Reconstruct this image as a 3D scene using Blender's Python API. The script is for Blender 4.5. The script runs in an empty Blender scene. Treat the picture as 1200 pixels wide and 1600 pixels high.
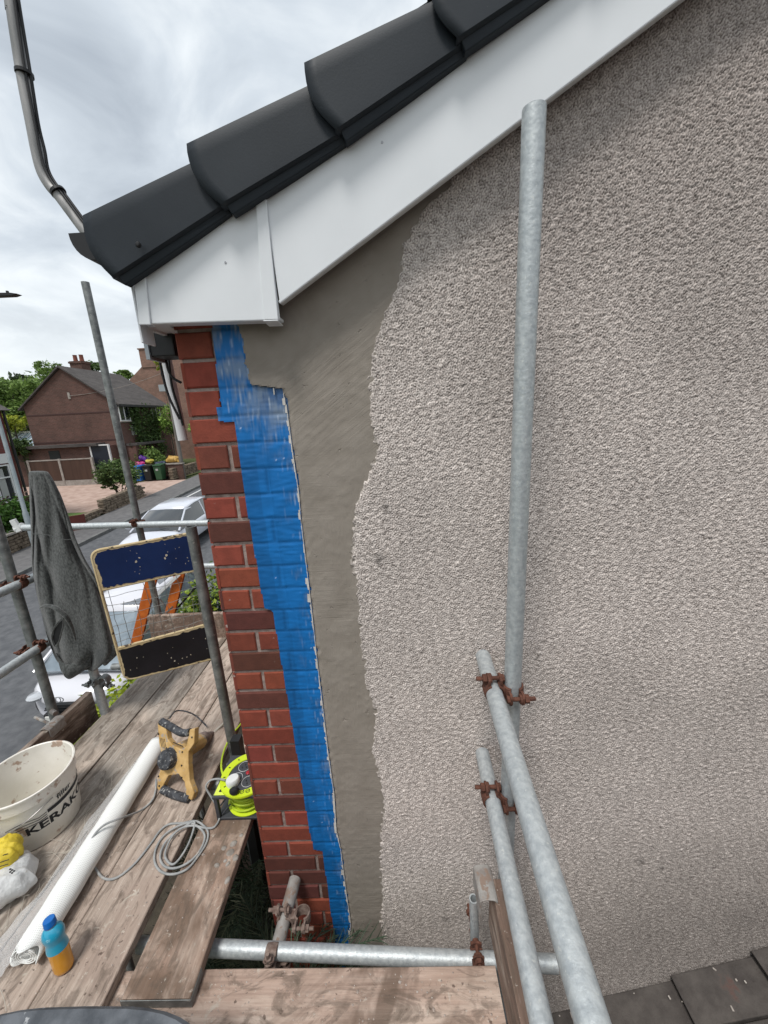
import bpy, math, random
import numpy as np
from math import sin, cos, pi, radians, sqrt, atan2
from mathutils import Vector, Matrix
random.seed(7); RNG = np.random.default_rng(11)
SC = bpy.context.scene; COL = SC.collection

# ------------------------------------------------------------------ camera
F = 600.0                                   # focal length in pixels of a 1200 x 1600 frame (ultra-wide phone lens)
_d = np.array([121., 2368., F]); _d /= np.linalg.norm(_d)
_y = np.array([8., -153., F]); _y -= _y.dot(_d)*_d; _y /= np.linalg.norm(_y)
RW = np.array([np.cross(_y, -_d), _y, -_d]) # rows: world axes in camera axes (x right, y down, z forward)
CP = np.array([0., -1.18, 0.])
cam = bpy.data.cameras.new("camera"); camo = bpy.data.objects.new("camera", cam); COL.objects.link(camo)
cam.sensor_fit = 'HORIZONTAL'; cam.sensor_width = 36; cam.lens = 18; cam.clip_end = 2000; cam.clip_start = 0.02
r, u, b = RW[:, 0], -RW[:, 1], -RW[:, 2]
camo.matrix_world = Matrix(((r[0], u[0], b[0], CP[0]), (r[1], u[1], b[1], CP[1]), (r[2], u[2], b[2], CP[2]), (0, 0, 0, 1)))
SC.camera = camo
SC.render.resolution_x = 768; SC.render.resolution_y = 1024

# ------------------------------------------------------------------ world, sun, exposure
SC.view_settings.view_transform = 'Standard'; SC.view_settings.look = 'None'
SC.view_settings.exposure = 0.38; SC.view_settings.gamma = 1.0
W = bpy.data.worlds.new("World"); SC.world = W; W.use_nodes = True
wn, wl = W.node_tree.nodes, W.node_tree.links
bg = wn['Background']
SUN_EL, SUN_AZ = radians(66), radians(207)   # azimuth from +Y clockwise: behind the photographer, a little to the left
sky = wn.new('ShaderNodeTexSky'); sky.sky_type = 'NISHITA'; sky.sun_disc = False
sky.sun_elevation = SUN_EL; sky.sun_rotation = SUN_AZ
tc = wn.new('ShaderNodeTexCoord'); sep = wn.new('ShaderNodeSeparateXYZ'); wl.new(tc.outputs['Generated'], sep.inputs[0])
def wmath(op, a, b_=None, cl=False):
    n = wn.new('ShaderNodeMath'); n.operation = op; n.use_clamp = cl
    for i, v in enumerate((a, b_)):
        if v is None: continue
        if isinstance(v, (int, float)): n.inputs[i].default_value = v
        else: wl.new(v, n.inputs[i])
    return n.outputs[0]
zz = wmath('ADD', wmath('MAXIMUM', sep.outputs[2], 0.0), 0.28)
cmb = wn.new('ShaderNodeCombineXYZ')
wl.new(wmath('DIVIDE', sep.outputs[0], zz), cmb.inputs[0]); wl.new(wmath('DIVIDE', sep.outputs[1], zz), cmb.inputs[1])
def wnoise(scale, detail, dist, rough=.55, off=(0, 0, 0)):
    mp = wn.new('ShaderNodeMapping'); mp.inputs['Location'].default_value = off; wl.new(cmb.outputs[0], mp.inputs[0])
    n = wn.new('ShaderNodeTexNoise'); n.inputs['Scale'].default_value = scale; n.inputs['Detail'].default_value = detail
    n.inputs['Distortion'].default_value = dist; n.inputs['Roughness'].default_value = rough
    wl.new(mp.outputs[0], n.inputs[0]); return n.outputs[0]
big = wnoise(1.15, 4, .3, .5, (3.1, .4, 0)); fine = wnoise(3.2, 7, .5, .56, (1.7, 5.2, 2))
mx = wmath('ADD', wmath('MULTIPLY', big, .58), wmath('MULTIPLY', fine, .42))
rmp = wn.new('ShaderNodeValToRGB'); wl.new(mx, rmp.inputs[0])
el = rmp.color_ramp.elements
el[0].position = .34; el[0].color = (.40, .45, .51, 1); el[1].position = .66; el[1].color = (1.0, 1.02, 1.03, 1)
e = el.new(.48); e.color = (.60, .66, .72, 1); e = el.new(.56); e.color = (.80, .85, .885, 1)
hz = wn.new('ShaderNodeMix'); hz.data_type = 'RGBA'
wl.new(wmath('SUBTRACT', 1.0, wmath('MULTIPLY', sep.outputs[2], 3.2), True), hz.inputs[0])
wl.new(rmp.outputs[0], hz.inputs[6]); hz.inputs[7].default_value = (.86, .90, .91, 1)
sk = wn.new('ShaderNodeMix'); sk.data_type = 'RGBA'; sk.blend_type = 'MIX'; sk.inputs[0].default_value = .94
sc_ = wn.new('ShaderNodeVectorMath'); sc_.operation = 'SCALE'; wl.new(sky.outputs[0], sc_.inputs[0]); sc_.inputs['Scale'].default_value = .08
wl.new(sc_.outputs[0], sk.inputs[6]); wl.new(hz.outputs[2], sk.inputs[7])
wl.new(sk.outputs[2], bg.inputs[0]); bg.inputs[1].default_value = .92
sl = bpy.data.lights.new("sun", 'SUN'); sl.energy = 2.1; sl.angle = radians(14); sl.color = (1, .97, .93)
so = bpy.data.objects.new("sun", sl); COL.objects.link(so)
sdir = Vector((sin(SUN_AZ)*cos(SUN_EL), cos(SUN_AZ)*cos(SUN_EL), sin(SUN_EL)))
so.rotation_euler = sdir.to_track_quat('Z', 'Y').to_euler()

# ------------------------------------------------------------------ helpers: a pixel of the photo onto a known plane
def ray(px, py): return RW @ np.array([px-600, py-800, F])
def on(px, py, ax, val):
    d = ray(px, py); t = (val-CP[ax])/d[ax]; return CP+t*d
def wp(px, py, y=0.): return on(px, py, 1, y)
def lp(px, py, z): return on(px, py, 2, z)
G0, GS = 4.7, .05
def gz(x, y): return -G0+GS*max(min(y, 60), -30)
def gp(px, py):
    d = ray(px, py); t = (-G0+GS*CP[1]-CP[2])/(d[2]-GS*d[1]); return CP+t*d

# ------------------------------------------------------------------ materials
def N(nt, typ, **kw):
    n = nt.nodes.new(typ)
    for k, v in kw.items():
        if k in n.inputs: n.inputs[k].default_value = v
        else: setattr(n, k, v)
    return n
def mixc(nt, fac, a, b_, blend='MIX'):
    m = nt.nodes.new('ShaderNodeMix'); m.data_type = 'RGBA'; m.blend_type = blend
    for i, v in ((0, fac), (6, a), (7, b_)):
        if hasattr(v, 'is_linked') or hasattr(v, 'links'): nt.links.new(v, m.inputs[i])
        elif i == 0: m.inputs[0].default_value = v
        else: m.inputs[i].default_value = (*v[:3], 1)
    return m.outputs[2]
def ramp(nt, src, stops):
    r_ = nt.nodes.new('ShaderNodeValToRGB'); nt.links.new(src, r_.inputs[0]); e_ = r_.color_ramp.elements
    e_[0].position, e_[0].color = stops[0][0], (*stops[0][1], 1); e_[1].position, e_[1].color = stops[-1][0], (*stops[-1][1], 1)
    for p, c in stops[1:-1]:
        q = e_.new(p); q.color = (*c, 1)
    return r_.outputs[0]
def g3(v): return (v, v, v)
def noise(nt, scale, detail=4, rough=.55, dist=0, stretch=None, rnd=True, coord='Object', loc=None, prerot=None):
    tcn = nt.nodes.new('ShaderNodeTexCoord'); v = tcn.outputs[coord]
    if prerot: mp = nt.nodes.new('ShaderNodeMapping'); nt.links.new(v, mp.inputs[0]); v = mp.outputs[0]; mp.inputs['Rotation'].default_value = prerot
    if stretch or loc:
        mp = nt.nodes.new('ShaderNodeMapping'); nt.links.new(v, mp.inputs[0]); v = mp.outputs[0]
        if stretch: mp.inputs['Scale'].default_value = stretch
        if loc: mp.inputs['Location'].default_value = loc
    if rnd:
        oi = nt.nodes.new('ShaderNodeObjectInfo'); ad = nt.nodes.new('ShaderNodeVectorMath'); ad.operation = 'ADD'
        mu = nt.nodes.new('ShaderNodeVectorMath'); mu.operation = 'SCALE'; mu.inputs['Scale'].default_value = 37.0
        cx = nt.nodes.new('ShaderNodeCombineXYZ')
        for i in range(3): nt.links.new(oi.outputs['Random'], cx.inputs[i])
        nt.links.new(cx.outputs[0], mu.inputs[0]); nt.links.new(v, ad.inputs[0]); nt.links.new(mu.outputs[0], ad.inputs[1]); v = ad.outputs[0]
    n = N(nt, 'ShaderNodeTexNoise', Scale=scale, Detail=detail, Roughness=rough, Distortion=dist); nt.links.new(v, n.inputs[0])
    return n.outputs[0]
def bump(nt, bsdf, h, strength=.3, dist=.01, prev=None):
    bn = N(nt, 'ShaderNodeBump', Strength=strength, Distance=dist); nt.links.new(h, bn.inputs['Height'])
    if prev is not None: nt.links.new(prev, bn.inputs['Normal'])
    nt.links.new(bn.outputs[0], bsdf.inputs['Normal']); return bn.outputs[0]
def M(name, c1, c2=None, scale=8, rough=.7, metal=0., bscale=None, bstr=.2, bdist=.004, spot=None, sscale=30, sth=.66, spec=.4,
      stretch=None, attr=None, detail=5, lo=.35, hi=.65, coat=0., fres=None):
    m = bpy.data.materials.new(name); m.use_nodes = True; nt = m.node_tree; bs = nt.nodes['Principled BSDF']
    bs.inputs['Roughness'].default_value = rough; bs.inputs['Metallic'].default_value = metal
    bs.inputs['Specular IOR Level'].default_value = spec
    if coat: bs.inputs['Coat Weight'].default_value = coat; bs.inputs['Coat Roughness'].default_value = .08
    c = None
    if c2 is not None:
        c = ramp(nt, noise(nt, scale, detail, stretch=stretch), [(lo, c1), (hi, c2)])
    if attr:
        at = nt.nodes.new('ShaderNodeAttribute'); at.attribute_name = 'tint'
        c = mixc(nt, 1.0, c if c is not None else c1, at.outputs['Color'], 'MULTIPLY')
    if spot is not None:
        f_ = ramp(nt, noise(nt, sscale, 4, .6), [(sth, g3(0)), (sth+.05, g3(1))])
        c = mixc(nt, f_, c if c is not None else c1, spot)
    if c is None: bs.inputs['Base Color'].default_value = (*c1, 1)
    else: nt.links.new(c, bs.inputs['Base Color'])
    if bscale: bump(nt, bs, noise(nt, bscale, 5, .6, stretch=stretch), bstr, bdist)
    return m

MAT = {}
MAT['galv'] = M('galvanised_steel', (.38, .41, .425), (.53, .56, .565), 75, .5, .4, bscale=120, bstr=.3, spot=(.58, .60, .585), sscale=95, sth=.63, spec=.5, detail=9)
MAT['galv_dark'] = M('dull_galvanised_steel', (.16, .17, .17), (.31, .32, .31), 22, .55, .6, bscale=55, bstr=.2, spot=(.36, .37, .34), sscale=60, sth=.63)
MAT['galv_dirty'] = M('muddy_steel', (.25, .22, .20), (.38, .37, .35), 24, .7, .3, bscale=45, bstr=.35, spot=(.27, .20, .16), sscale=30, sth=.55)
MAT['rust'] = M('rust', (.075, .030, .020), (.15, .062, .040), 50, .85, .1, bscale=130, bstr=.5, spot=(.06, .03, .025), sscale=60, sth=.62)
MAT['rust_dull'] = M('dusty_rust', (.12, .075, .06), (.25, .19, .16), 50, .85, .1, bscale=130, bstr=.5)
MAT['upvc'] = M('white_upvc', (.76, .78, .80), (.82, .84, .86), 3, .32, spot=(.68, .69, .70), sscale=9, sth=.74, spec=.5)
MAT['verge'] = M('anthracite_plastic', (.014, .019, .025), (.020, .026, .033), 5, .55, bscale=220, bstr=.06, spec=.28, spot=(.05, .055, .06), sscale=70, sth=.74)
MAT['black'] = M('black_plastic', (.012, .012, .013), None, rough=.5)
MAT['mortar'] = M('mortar_joint', (.22, .165, .145), (.40, .32, .285), 40, .95, bscale=160, bstr=.5)
MAT['brick'] = M('red_brick', (.82, .82, .82), (1.05, 1.05, 1.05), 30, .85, bscale=170, bstr=.28, spot=(.42, .34, .30), sscale=26, sth=.70, attr=True)
MAT['tile'] = M('grey_brown_concrete_tile', (.058, .050, .046), (.100, .088, .080), 14, .92, bscale=90, bstr=.7, spot=(.11, .07, .06), sscale=7, sth=.64)
MAT['rooftile'] = M('dark_roof_tile', (.035, .037, .04), (.055, .055, .06), 4, .7, bscale=80, bstr=.2)
MAT['crumb'] = M('mortar_crumb', (.30, .26, .23), (.50, .46, .42), 30, .95)

def wood_mat(name, a, b_, c, dirt=(.20, .155, .13), axis=1, wet=None):
    m = bpy.data.materials.new(name); m.use_nodes = True; nt = m.node_tree; bs = nt.nodes['Principled BSDF']
    st = [34, 34, 34]; st[axis] = 1.6; st = tuple(st)
    g = noise(nt, 1.0, 8, .62, .5, stretch=st)
    base = ramp(nt, g, [(.30, a), (.5, b_), (.7, c)])
    big_ = noise(nt, 3.2, 6, .6, .6)
    base = mixc(nt, ramp(nt, big_, [(.44, g3(0)), (.62, g3(.8))]), base, dirt)
    st2 = [3.5, 3.5, 3.5]; st2[axis] = .9
    dust = noise(nt, 2.2, 8, .68, .3, stretch=tuple(st2))
    base = mixc(nt, ramp(nt, dust, [(.50, g3(0)), (.68, g3(.75))]), base, (.50, .415, .365))
    sp = noise(nt, 75, 3, .6); base = mixc(nt, ramp(nt, sp, [(.66, g3(0)), (.71, g3(.85))]), base, (.42, .37, .33))
    sp = noise(nt, 40, 3, .6, loc=(4, 2, 1)); base = mixc(nt, ramp(nt, sp, [(.66, g3(0)), (.72, g3(.85))]), base, (.075, .05, .04))
    if wet is not None:
        w_ = noise(nt, 2.4, 5, .6, .7, stretch=(1, 1, 1), loc=(7, 3, 0)); base = mixc(nt, ramp(nt, w_, [(.52, g3(0)), (.60, g3(.8))]), base, wet)
    nt.links.new(base, bs.inputs['Base Color']); stn = noise(nt, 5.5, 7, .68, 1.2, stretch=tuple(3.2 if i != axis else 1.3 for i in range(3)), loc=(2, 9, 4)); base = mixc(nt, ramp(nt, stn, [(.50, g3(0)), (.56, g3(.42)), (.70, g3(.85))]), base, (.085, .062, .048)); dab = noise(nt, 13, 6, .7, .8, loc=(5, 1, 8)); base = mixc(nt, ramp(nt, dab, [(.62, g3(0)), (.67, g3(.7))]), base, (.40, .36, .32)); bs.inputs['Roughness'].default_value = .85; base = mixc(nt, 1., base, (1.20, 1.20, 1.14), 'MULTIPLY'); nt.links.new(base, bs.inputs['Base Color'])
    st3 = [120, 120, 120]; st3[axis] = 5; fg = noise(nt, 1.0, 6, .7, .3, stretch=tuple(st3)); base = mixc(nt, .8, base, ramp(nt, fg, [(.30, g3(.74)), (.5, g3(1.0)), (.70, g3(1.14))]), 'MULTIPLY'); nt.links.new(base, bs.inputs['Base Color'])
    n1 = bump(nt, bs, g, .7, .004); n1 = bump(nt, bs, fg, .5, .002, n1); n2 = bump(nt, bs, noise(nt, 55, 5, .65), .5, .003, n1)
    return m
MAT['wood'] = wood_mat('dusty_scaffold_board', (.15, .115, .095), (.33, .265, .23), (.44, .37, .33), dirt=(.27, .205, .175))
MAT['wood_grey'] = wood_mat('grey_scaffold_board', (.12, .10, .088), (.25, .218, .195), (.36, .325, .30), dirt=(.21, .17, .145))
MAT['wood_x'] = wood_mat('muddy_scaffold_board', (.19, .125, .098), (.37, .275, .235), (.48, .39, .345), dirt=(.33, .235, .195), axis=0, wet=(.10, .065, .048))
MAT['wood_wet'] = wood_mat('brown_scaffold_board', (.14, .092, .07), (.28, .205, .168), (.40, .32, .275), dirt=(.24, .16, .125), wet=(.105, .066, .046))
MAT['wood_dark'] = wood_mat('dark_toe_board', (.050, .034, .027), (.095, .065, .05), (.15, .105, .085), dirt=(.08, .05, .038))
MAT['wood_toe'] = wood_mat('brown_toe_board', (.10, .062, .047), (.18, .12, .095), (.25, .18, .145), dirt=(.15, .10, .08))

# ------------------------------------------------------------------ mesh builder
ORG = {}
def nrm(v):
    v = np.array(v, float); l = np.linalg.norm(v); return v/l if l else v
def frame(d):
    d = nrm(d); a = np.array([0, 0, 1.]) if abs(d[2]) < .9 else np.array([1., 0, 0]); x = nrm(np.cross(a, d)); return x, np.cross(d, x), d
class MB:
    def __init__(s): s.v = []; s.f = []; s.c = []; s.usec = False
    def add(s, vs, fs, col=None):
        n = len(s.v); s.v += [tuple(float(q) for q in p) for p in vs]; s.f += [tuple(i+n for i in f) for f in fs]
        if col is not None: s.usec = True
        s.c += [col if col is not None else (1, 1, 1)]*len(vs); return s
    def box(s, c, sz, ax=None, col=None):
        c = np.array(c, float); ax = np.eye(3) if ax is None else np.array([nrm(a) for a in ax])
        vs = [c+ax[0]*sz[0]*i/2+ax[1]*sz[1]*j/2+ax[2]*sz[2]*k/2 for i in (-1, 1) for j in (-1, 1) for k in (-1, 1)]
        return s.add(vs, [(0, 1, 3, 2), (4, 6, 7, 5), (0, 4, 5, 1), (2, 3, 7, 6), (0, 2, 6, 4), (1, 5, 7, 3)], col)
    def bb(s, x0, x1, y0, y1, z0, z1, col=None): return s.box(((x0+x1)/2, (y0+y1)/2, (z0+z1)/2), (x1-x0, y1-y0, z1-z0), None, col)
    def tube(s, p0, p1, r0, r1=None, n=20, cap=True, bore=0):
        r1 = r0 if r1 is None else r1; p0 = np.array(p0, float); p1 = np.array(p1, float); x, y, d = frame(p1-p0)
        vs = [p+r_*(x*cos(2*pi*i/n)+y*sin(2*pi*i/n)) for p, r_ in ((p0, r0), (p1, r1)) for i in range(n)]
        fs = [(i, (i+1) % n, n+(i+1) % n, n+i) for i in range(n)]
        if bore:
            k = len(vs); vs += [p+(r_-bore)*(x*cos(2*pi*i/n)+y*sin(2*pi*i/n)) for p, r_ in ((p0, r0), (p1, r1)) for i in range(n)]
            fs += [(k+i, k+n+i, k+n+(i+1) % n, k+(i+1) % n) for i in range(n)]
            fs += [(i, k+i, k+(i+1) % n, (i+1) % n) for i in range(n)]+[(n+i, n+(i+1) % n, k+n+(i+1) % n, k+n+i) for i in range(n)]
        elif cap: fs += [tuple(range(n))[::-1], tuple(range(n, 2*n))]
        return s.add(vs, fs)
    def path(s, pts, r, n=10, cap=True):
        pts = [np.array(p, float) for p in pts]; rs = r if hasattr(r, '__len__') else [r]*len(pts); vs = []; m = len(pts)
        x = None
        for i, p in enumerate(pts):
            d = nrm(pts[min(i+1, m-1)]-pts[max(i-1, 0)])
            if x is None: x, y, _ = frame(d)
            else: x = nrm(x-d*x.dot(d)); y = np.cross(d, x)
            vs += [p+rs[i]*(x*cos(2*pi*k/n)+y*sin(2*pi*k/n)) for k in range(n)]
        fs = [(i*n+k, i*n+(k+1) % n, (i+1)*n+(k+1) % n, (i+1)*n+k) for i in range(m-1) for k in range(n)]
        if cap: fs += [tuple(range(n))[::-1], tuple(range((m-1)*n, m*n))]
        return s.add(vs, fs)
    def lathe(s, prof, c=(0, 0, 0), ax=None, n=28, sx=1., sy=1.):
        c = np.array(c, float); ax = np.eye(3) if ax is None else np.array([nrm(a) for a in ax]); m = len(prof); vs = []
        for r_, z in prof: vs += [c+ax[0]*r_*sx*cos(2*pi*k/n)+ax[1]*r_*sy*sin(2*pi*k/n)+ax[2]*z for k in range(n)]
        fs = [(i*n+k, i*n+(k+1) % n, (i+1)*n+(k+1) % n, (i+1)*n+k) for i in range(m-1) for k in range(n)]
        if prof[0][0] > 1e-5: fs.append(tuple(range(n))[::-1])
        if prof[-1][0] > 1e-5: fs.append(tuple(range((m-1)*n, m*n)))
        return s.add(vs, fs)
    def prism(s, poly, off, col=None):
        n = len(poly); off = np.array(off, float); vs = [np.array(p, float) for p in poly]+[np.array(p, float)+off for p in poly]
        return s.add(vs, [tuple(range(n)), tuple(range(n, 2*n))[::-1]]+[(i, n+i, n+(i+1) % n, (i+1) % n) for i in range(n)], col)
    def grid(s, fn, nu, nv, closed=False):
        vs = [fn(i/(nu-1) if not closed else i/nu, j/(nv-1)) for j in range(nv) for i in range(nu)]; fs = []
        for j in range(nv-1):
            for i in range(nu if closed else nu-1):
                a = j*nu+i; b_ = j*nu+(i+1) % nu; fs.append((a, b_, b_+nu, a+nu))
        return s.add(vs, fs)
    def build(s, name, mat, parent=None, smooth=False, bevel=0, label=None, origin=None, fixn=True, thick=0, sub=0):
        vs = np.array(s.v)
        if origin is None: origin = ORG[parent.name] if parent is not None else np.array([vs[:, 0].mean(), vs[:, 1].mean(), vs[:, 2].min()])
        origin = np.array(origin, float)
        me = bpy.data.meshes.new(name); me.from_pydata([tuple(p) for p in vs-origin], [], s.f)
        if s.usec:
            ca = me.color_attributes.new('tint', 'FLOAT_COLOR', 'POINT')
            ca.data.foreach_set('color', np.array([(*c, 1.) for c in s.c], np.float32).ravel())
        return finish(me, name, mat, parent, smooth, bevel, label, origin, fixn, thick, sub)
def finish(me, name, mat, parent, smooth, bevel, label, origin, fixn=True, thick=0, sub=0):
    import bmesh
    if fixn:
        bm = bmesh.new(); bm.from_mesh(me); bmesh.ops.recalc_face_normals(bm, faces=bm.faces); bm.to_mesh(me); bm.free()
    me.materials.append(MAT[mat] if isinstance(mat, str) else mat)
    if smooth:
        me.shade_smooth()
        if len(me.polygons) < 60000: me.set_sharp_from_angle(angle=radians(42))
    o = bpy.data.objects.new(name, me); COL.objects.link(o)
    if parent is not None: o.parent = parent; o.location = origin-ORG[parent.name]
    else: o.location = origin
    ORG[o.name] = origin
    if thick:
        md = o.modifiers.new('solid', 'SOLIDIFY'); md.thickness = thick; md.offset = 0
    if sub:
        md = o.modifiers.new('sub', 'SUBSURF'); md.levels = sub; md.render_levels = sub
    if bevel:
        md = o.modifiers.new('bevel', 'BEVEL'); md.width = bevel; md.segments = 2; md.limit_method = 'ANGLE'; md.angle_limit = radians(40)
    if label: o['label'] = label
    return o
def thing(name, loc, label, cat, group=None):
    o = bpy.data.objects.new(name, None); COL.objects.link(o); o.location = loc; ORG[o.name] = np.array(loc, float)
    o.empty_display_size = .1
    return tag(o, label, cat, group)
def tag(o, label, cat, group=None):
    o['label'] = label; o['category'] = cat
    if group: o['group'] = group
    return o
def struct(o): o['kind'] = 'structure'; return o
def spline(pts, k=8, closed=False):
    P = [np.array(p, float) for p in pts]; n = len(P); out = []
    for i in range(n if closed else n-1):
        p0 = P[(i-1) % n] if closed or i > 0 else P[0]; p1 = P[i]; p2 = P[(i+1) % n]; p3 = P[(i+2) % n] if closed or i+2 < n else P[-1]
        for t in np.arange(k)/k:
            out.append(.5*((2*p1)+(-p0+p2)*t+(2*p0-5*p1+4*p2-p3)*t*t+(-p0+3*p1-3*p2+p3)*t**3))
    if not closed: out.append(P[-1])
    return out
def np_mesh(name, V, Q, mat, parent, smooth=True, label=None, tint=None, flip=False):
    me = bpy.data.meshes.new(name); org = ORG[parent.name] if parent is not None else np.zeros(3)
    me.vertices.add(len(V)); me.vertices.foreach_set('co', (V-org).astype(np.float32).ravel())
    if flip: Q = Q[:, ::-1]
    k = Q.shape[1]
    me.loops.add(Q.size); me.loops.foreach_set('vertex_index', Q.astype(np.int32).ravel())
    me.polygons.add(len(Q)); me.polygons.foreach_set('loop_start', np.arange(len(Q), dtype=np.int32)*k)
    me.polygons.foreach_set('loop_total', np.full(len(Q), k, np.int32))
    if tint is not None:
        ca = me.color_attributes.new('tint', 'FLOAT_COLOR', 'POINT')
        ca.data.foreach_set('color', np.concatenate([tint, np.ones((len(V), 1))], 1).astype(np.float32).ravel())
    me.update(calc_edges=True); me.validate()
    return finish(me, name, mat, parent, smooth, 0, label, org, False)
def bandnoise(nz, nx, step, lam, width=.45, ani=(1, 1), seed=0):
    g = np.random.default_rng(seed); w = g.standard_normal((nz, nx)); fz = np.fft.fftfreq(nz, step)[:, None]*ani[1]; fx = np.fft.fftfreq(nx, step)[None, :]*ani[0]
    f = np.sqrt(fz**2+fx**2); f0 = 1/lam; H = np.exp(-((f-f0)/(f0*width))**2)
    o = np.real(np.fft.ifft2(np.fft.fft2(w)*H)); return o/o.std()
def lownoise(nz, nx, step, lam, seed=0):
    g = np.random.default_rng(seed); w = g.standard_normal((nz, nx)); f = np.sqrt(np.fft.fftfreq(nz, step)[:, None]**2+np.fft.fftfreq(nx, step)[None, :]**2)
    o = np.real(np.fft.ifft2(np.fft.fft2(w)*np.exp(-(f*lam)**2*2))); return (o-o.mean())/o.std()
def interp_edge(pts_px, y, zs):
    P = np.array([wp(a, b_, y) for a, b_ in pts_px]); o = np.argsort(P[:, 2]); return np.interp(zs, P[o, 2], P[o, 0])

# ================================================================== GROUND, ROAD
def hillz(x, y):
    d = sqrt((x+60)**2*.6+(y)**2); t = min(max((d-95)/130, 0), 1); t = t*t*(3-2*t)
    return gz(x, y)+t*(17+3*sin(x*.021)+2.5*sin(y*.017+x*.01))
gm = MB(); xs = [-900, -600, -420, -330, -270, -220, -180, -150, -125, -105, -88, -70, -55, -40, -30, -22, -18, -13.31, -11.46, -3.99, -2, 3, 10, 25, 50, 90, 150, 250, 420, 700]
ys = [-300, -120, -60, -30, -10, 0, 6, 12, 18, 24, 30, 40, 50, 60, 75, 90, 105, 120, 140, 165, 195, 230, 275, 340, 430, 560, 800]
for j in range(len(ys)):
    for i in range(len(xs)): gm.v.append((xs[i], ys[j], hillz(xs[i], ys[j])-.02)); gm.c.append((1, 1, 1))
gm.f = [(j*len(xs)+i, j*len(xs)+i+1, (j+1)*len(xs)+i+1, (j+1)*len(xs)+i) for j in range(len(ys)-1) for i in range(len(xs)-1)]
MAT['ground'] = M('rough_grass', (.045, .07, .02), (.09, .105, .035), 3, .95, bscale=20, bstr=.6, bdist=.03)
struct(gm.build('ground', 'ground', origin=(0, 0, 0), smooth=True))
MAT['asphalt'] = M('asphalt', (.075, .078, .085), (.115, .118, .125), 6, .8, bscale=150, bstr=.5, bdist=.006, spot=(.20, .20, .20), sscale=90, sth=.70)
MAT['pavement'] = M('tarmac_pavement', (.10, .098, .10), (.145, .14, .14), 5, .9, bscale=120, bstr=.4, bdist=.006)
MAT['kerb'] = M('kerb_concrete', (.10, .10, .10), (.17, .17, .165), 5, .9)
MAT['paving'] = M('pinkish_block_paving', (.34, .235, .19), (.46, .34, .285), 3, .9, bscale=40, bstr=.4)
MAT['lawn'] = M('lawn_grass', (.09, .16, .035), (.15, .22, .06), 25, .95, bscale=60, bstr=.6, bdist=.02)
MAT['soil'] = M('garden_soil', (.03, .024, .018), (.06, .05, .035), 8, .95, bscale=20, bstr=.6, bdist=.03)
def strip(name, x0, x1, y0, y1, dz, mat, th=.02, kind=True):
    m = MB(); n = max(2, int((y1-y0)/8)+1); P = []
    for i in range(n):
        y = y0+(y1-y0)*i/(n-1); z = gz(0, y)+dz; P += [(x0, y, z), (x1, y, z), (x1, y, z-th), (x0, y, z-th)]
    fs = [(0, 1, 2, 3), tuple(4*(n-1)+k for k in (3, 2, 1, 0))]
    for i in range(n-1):
        a = 4*i; fs += [(a, a+4, a+5, a+1), (a+1, a+5, a+6, a+2), (a+2, a+6, a+7, a+3), (a+3, a+7, a+4, a)]
    m.add(P, fs); o = m.build(name, mat, origin=(0, 0, 0)); return struct(o) if kind else o
strip('road', -11.45, -4.0, -12, 60, .0, 'asphalt')
strip('pavement', -13.3, -11.58, -12, 60, .11, 'pavement', .13)
strip('kerb', -11.58, -11.45, -12, 60, .118, 'kerb', .14)
strip('kerb', -4.0, -3.87, -12, 60, .118, 'kerb', .14)
strip('pavement', -3.87, -2.9, -12, 60, .11, 'pavement', .13)
strip('driveway', -24.4, -13.3, 16.3, 23.3, .105, 'paving', .12)
strip('lawn', -17.5, -13.62, 13.9, 16.28, .10, 'lawn', .12)
MAT['paint'] = M('worn_road_paint', (.5, .5, .5), (.66, .66, .64), 12, .8, spot=(.2, .2, .2), sscale=20, sth=.62)
strip('road_line', -11.10, -10.99, 17.5, 40, .006, 'paint', .005)
MAT['flags'] = M('garden_slabs', (.17, .125, .10), (.27, .20, .165), 4, .9, bscale=60, bstr=.4)
strip('garden_path', -2.9, 3.0, -12, 30, .02, 'soil', .03)

# ================================================================== THE HOUSE UNDER REPAIR
CX = -.602; Z0, CH = .1785, .0803
house = thing('gable_house', (CX, .02, gz(0, 0)), 'brick and grey pebbledash gable house with white bargeboard, dark verge and blue masking tape', 'house')
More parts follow.
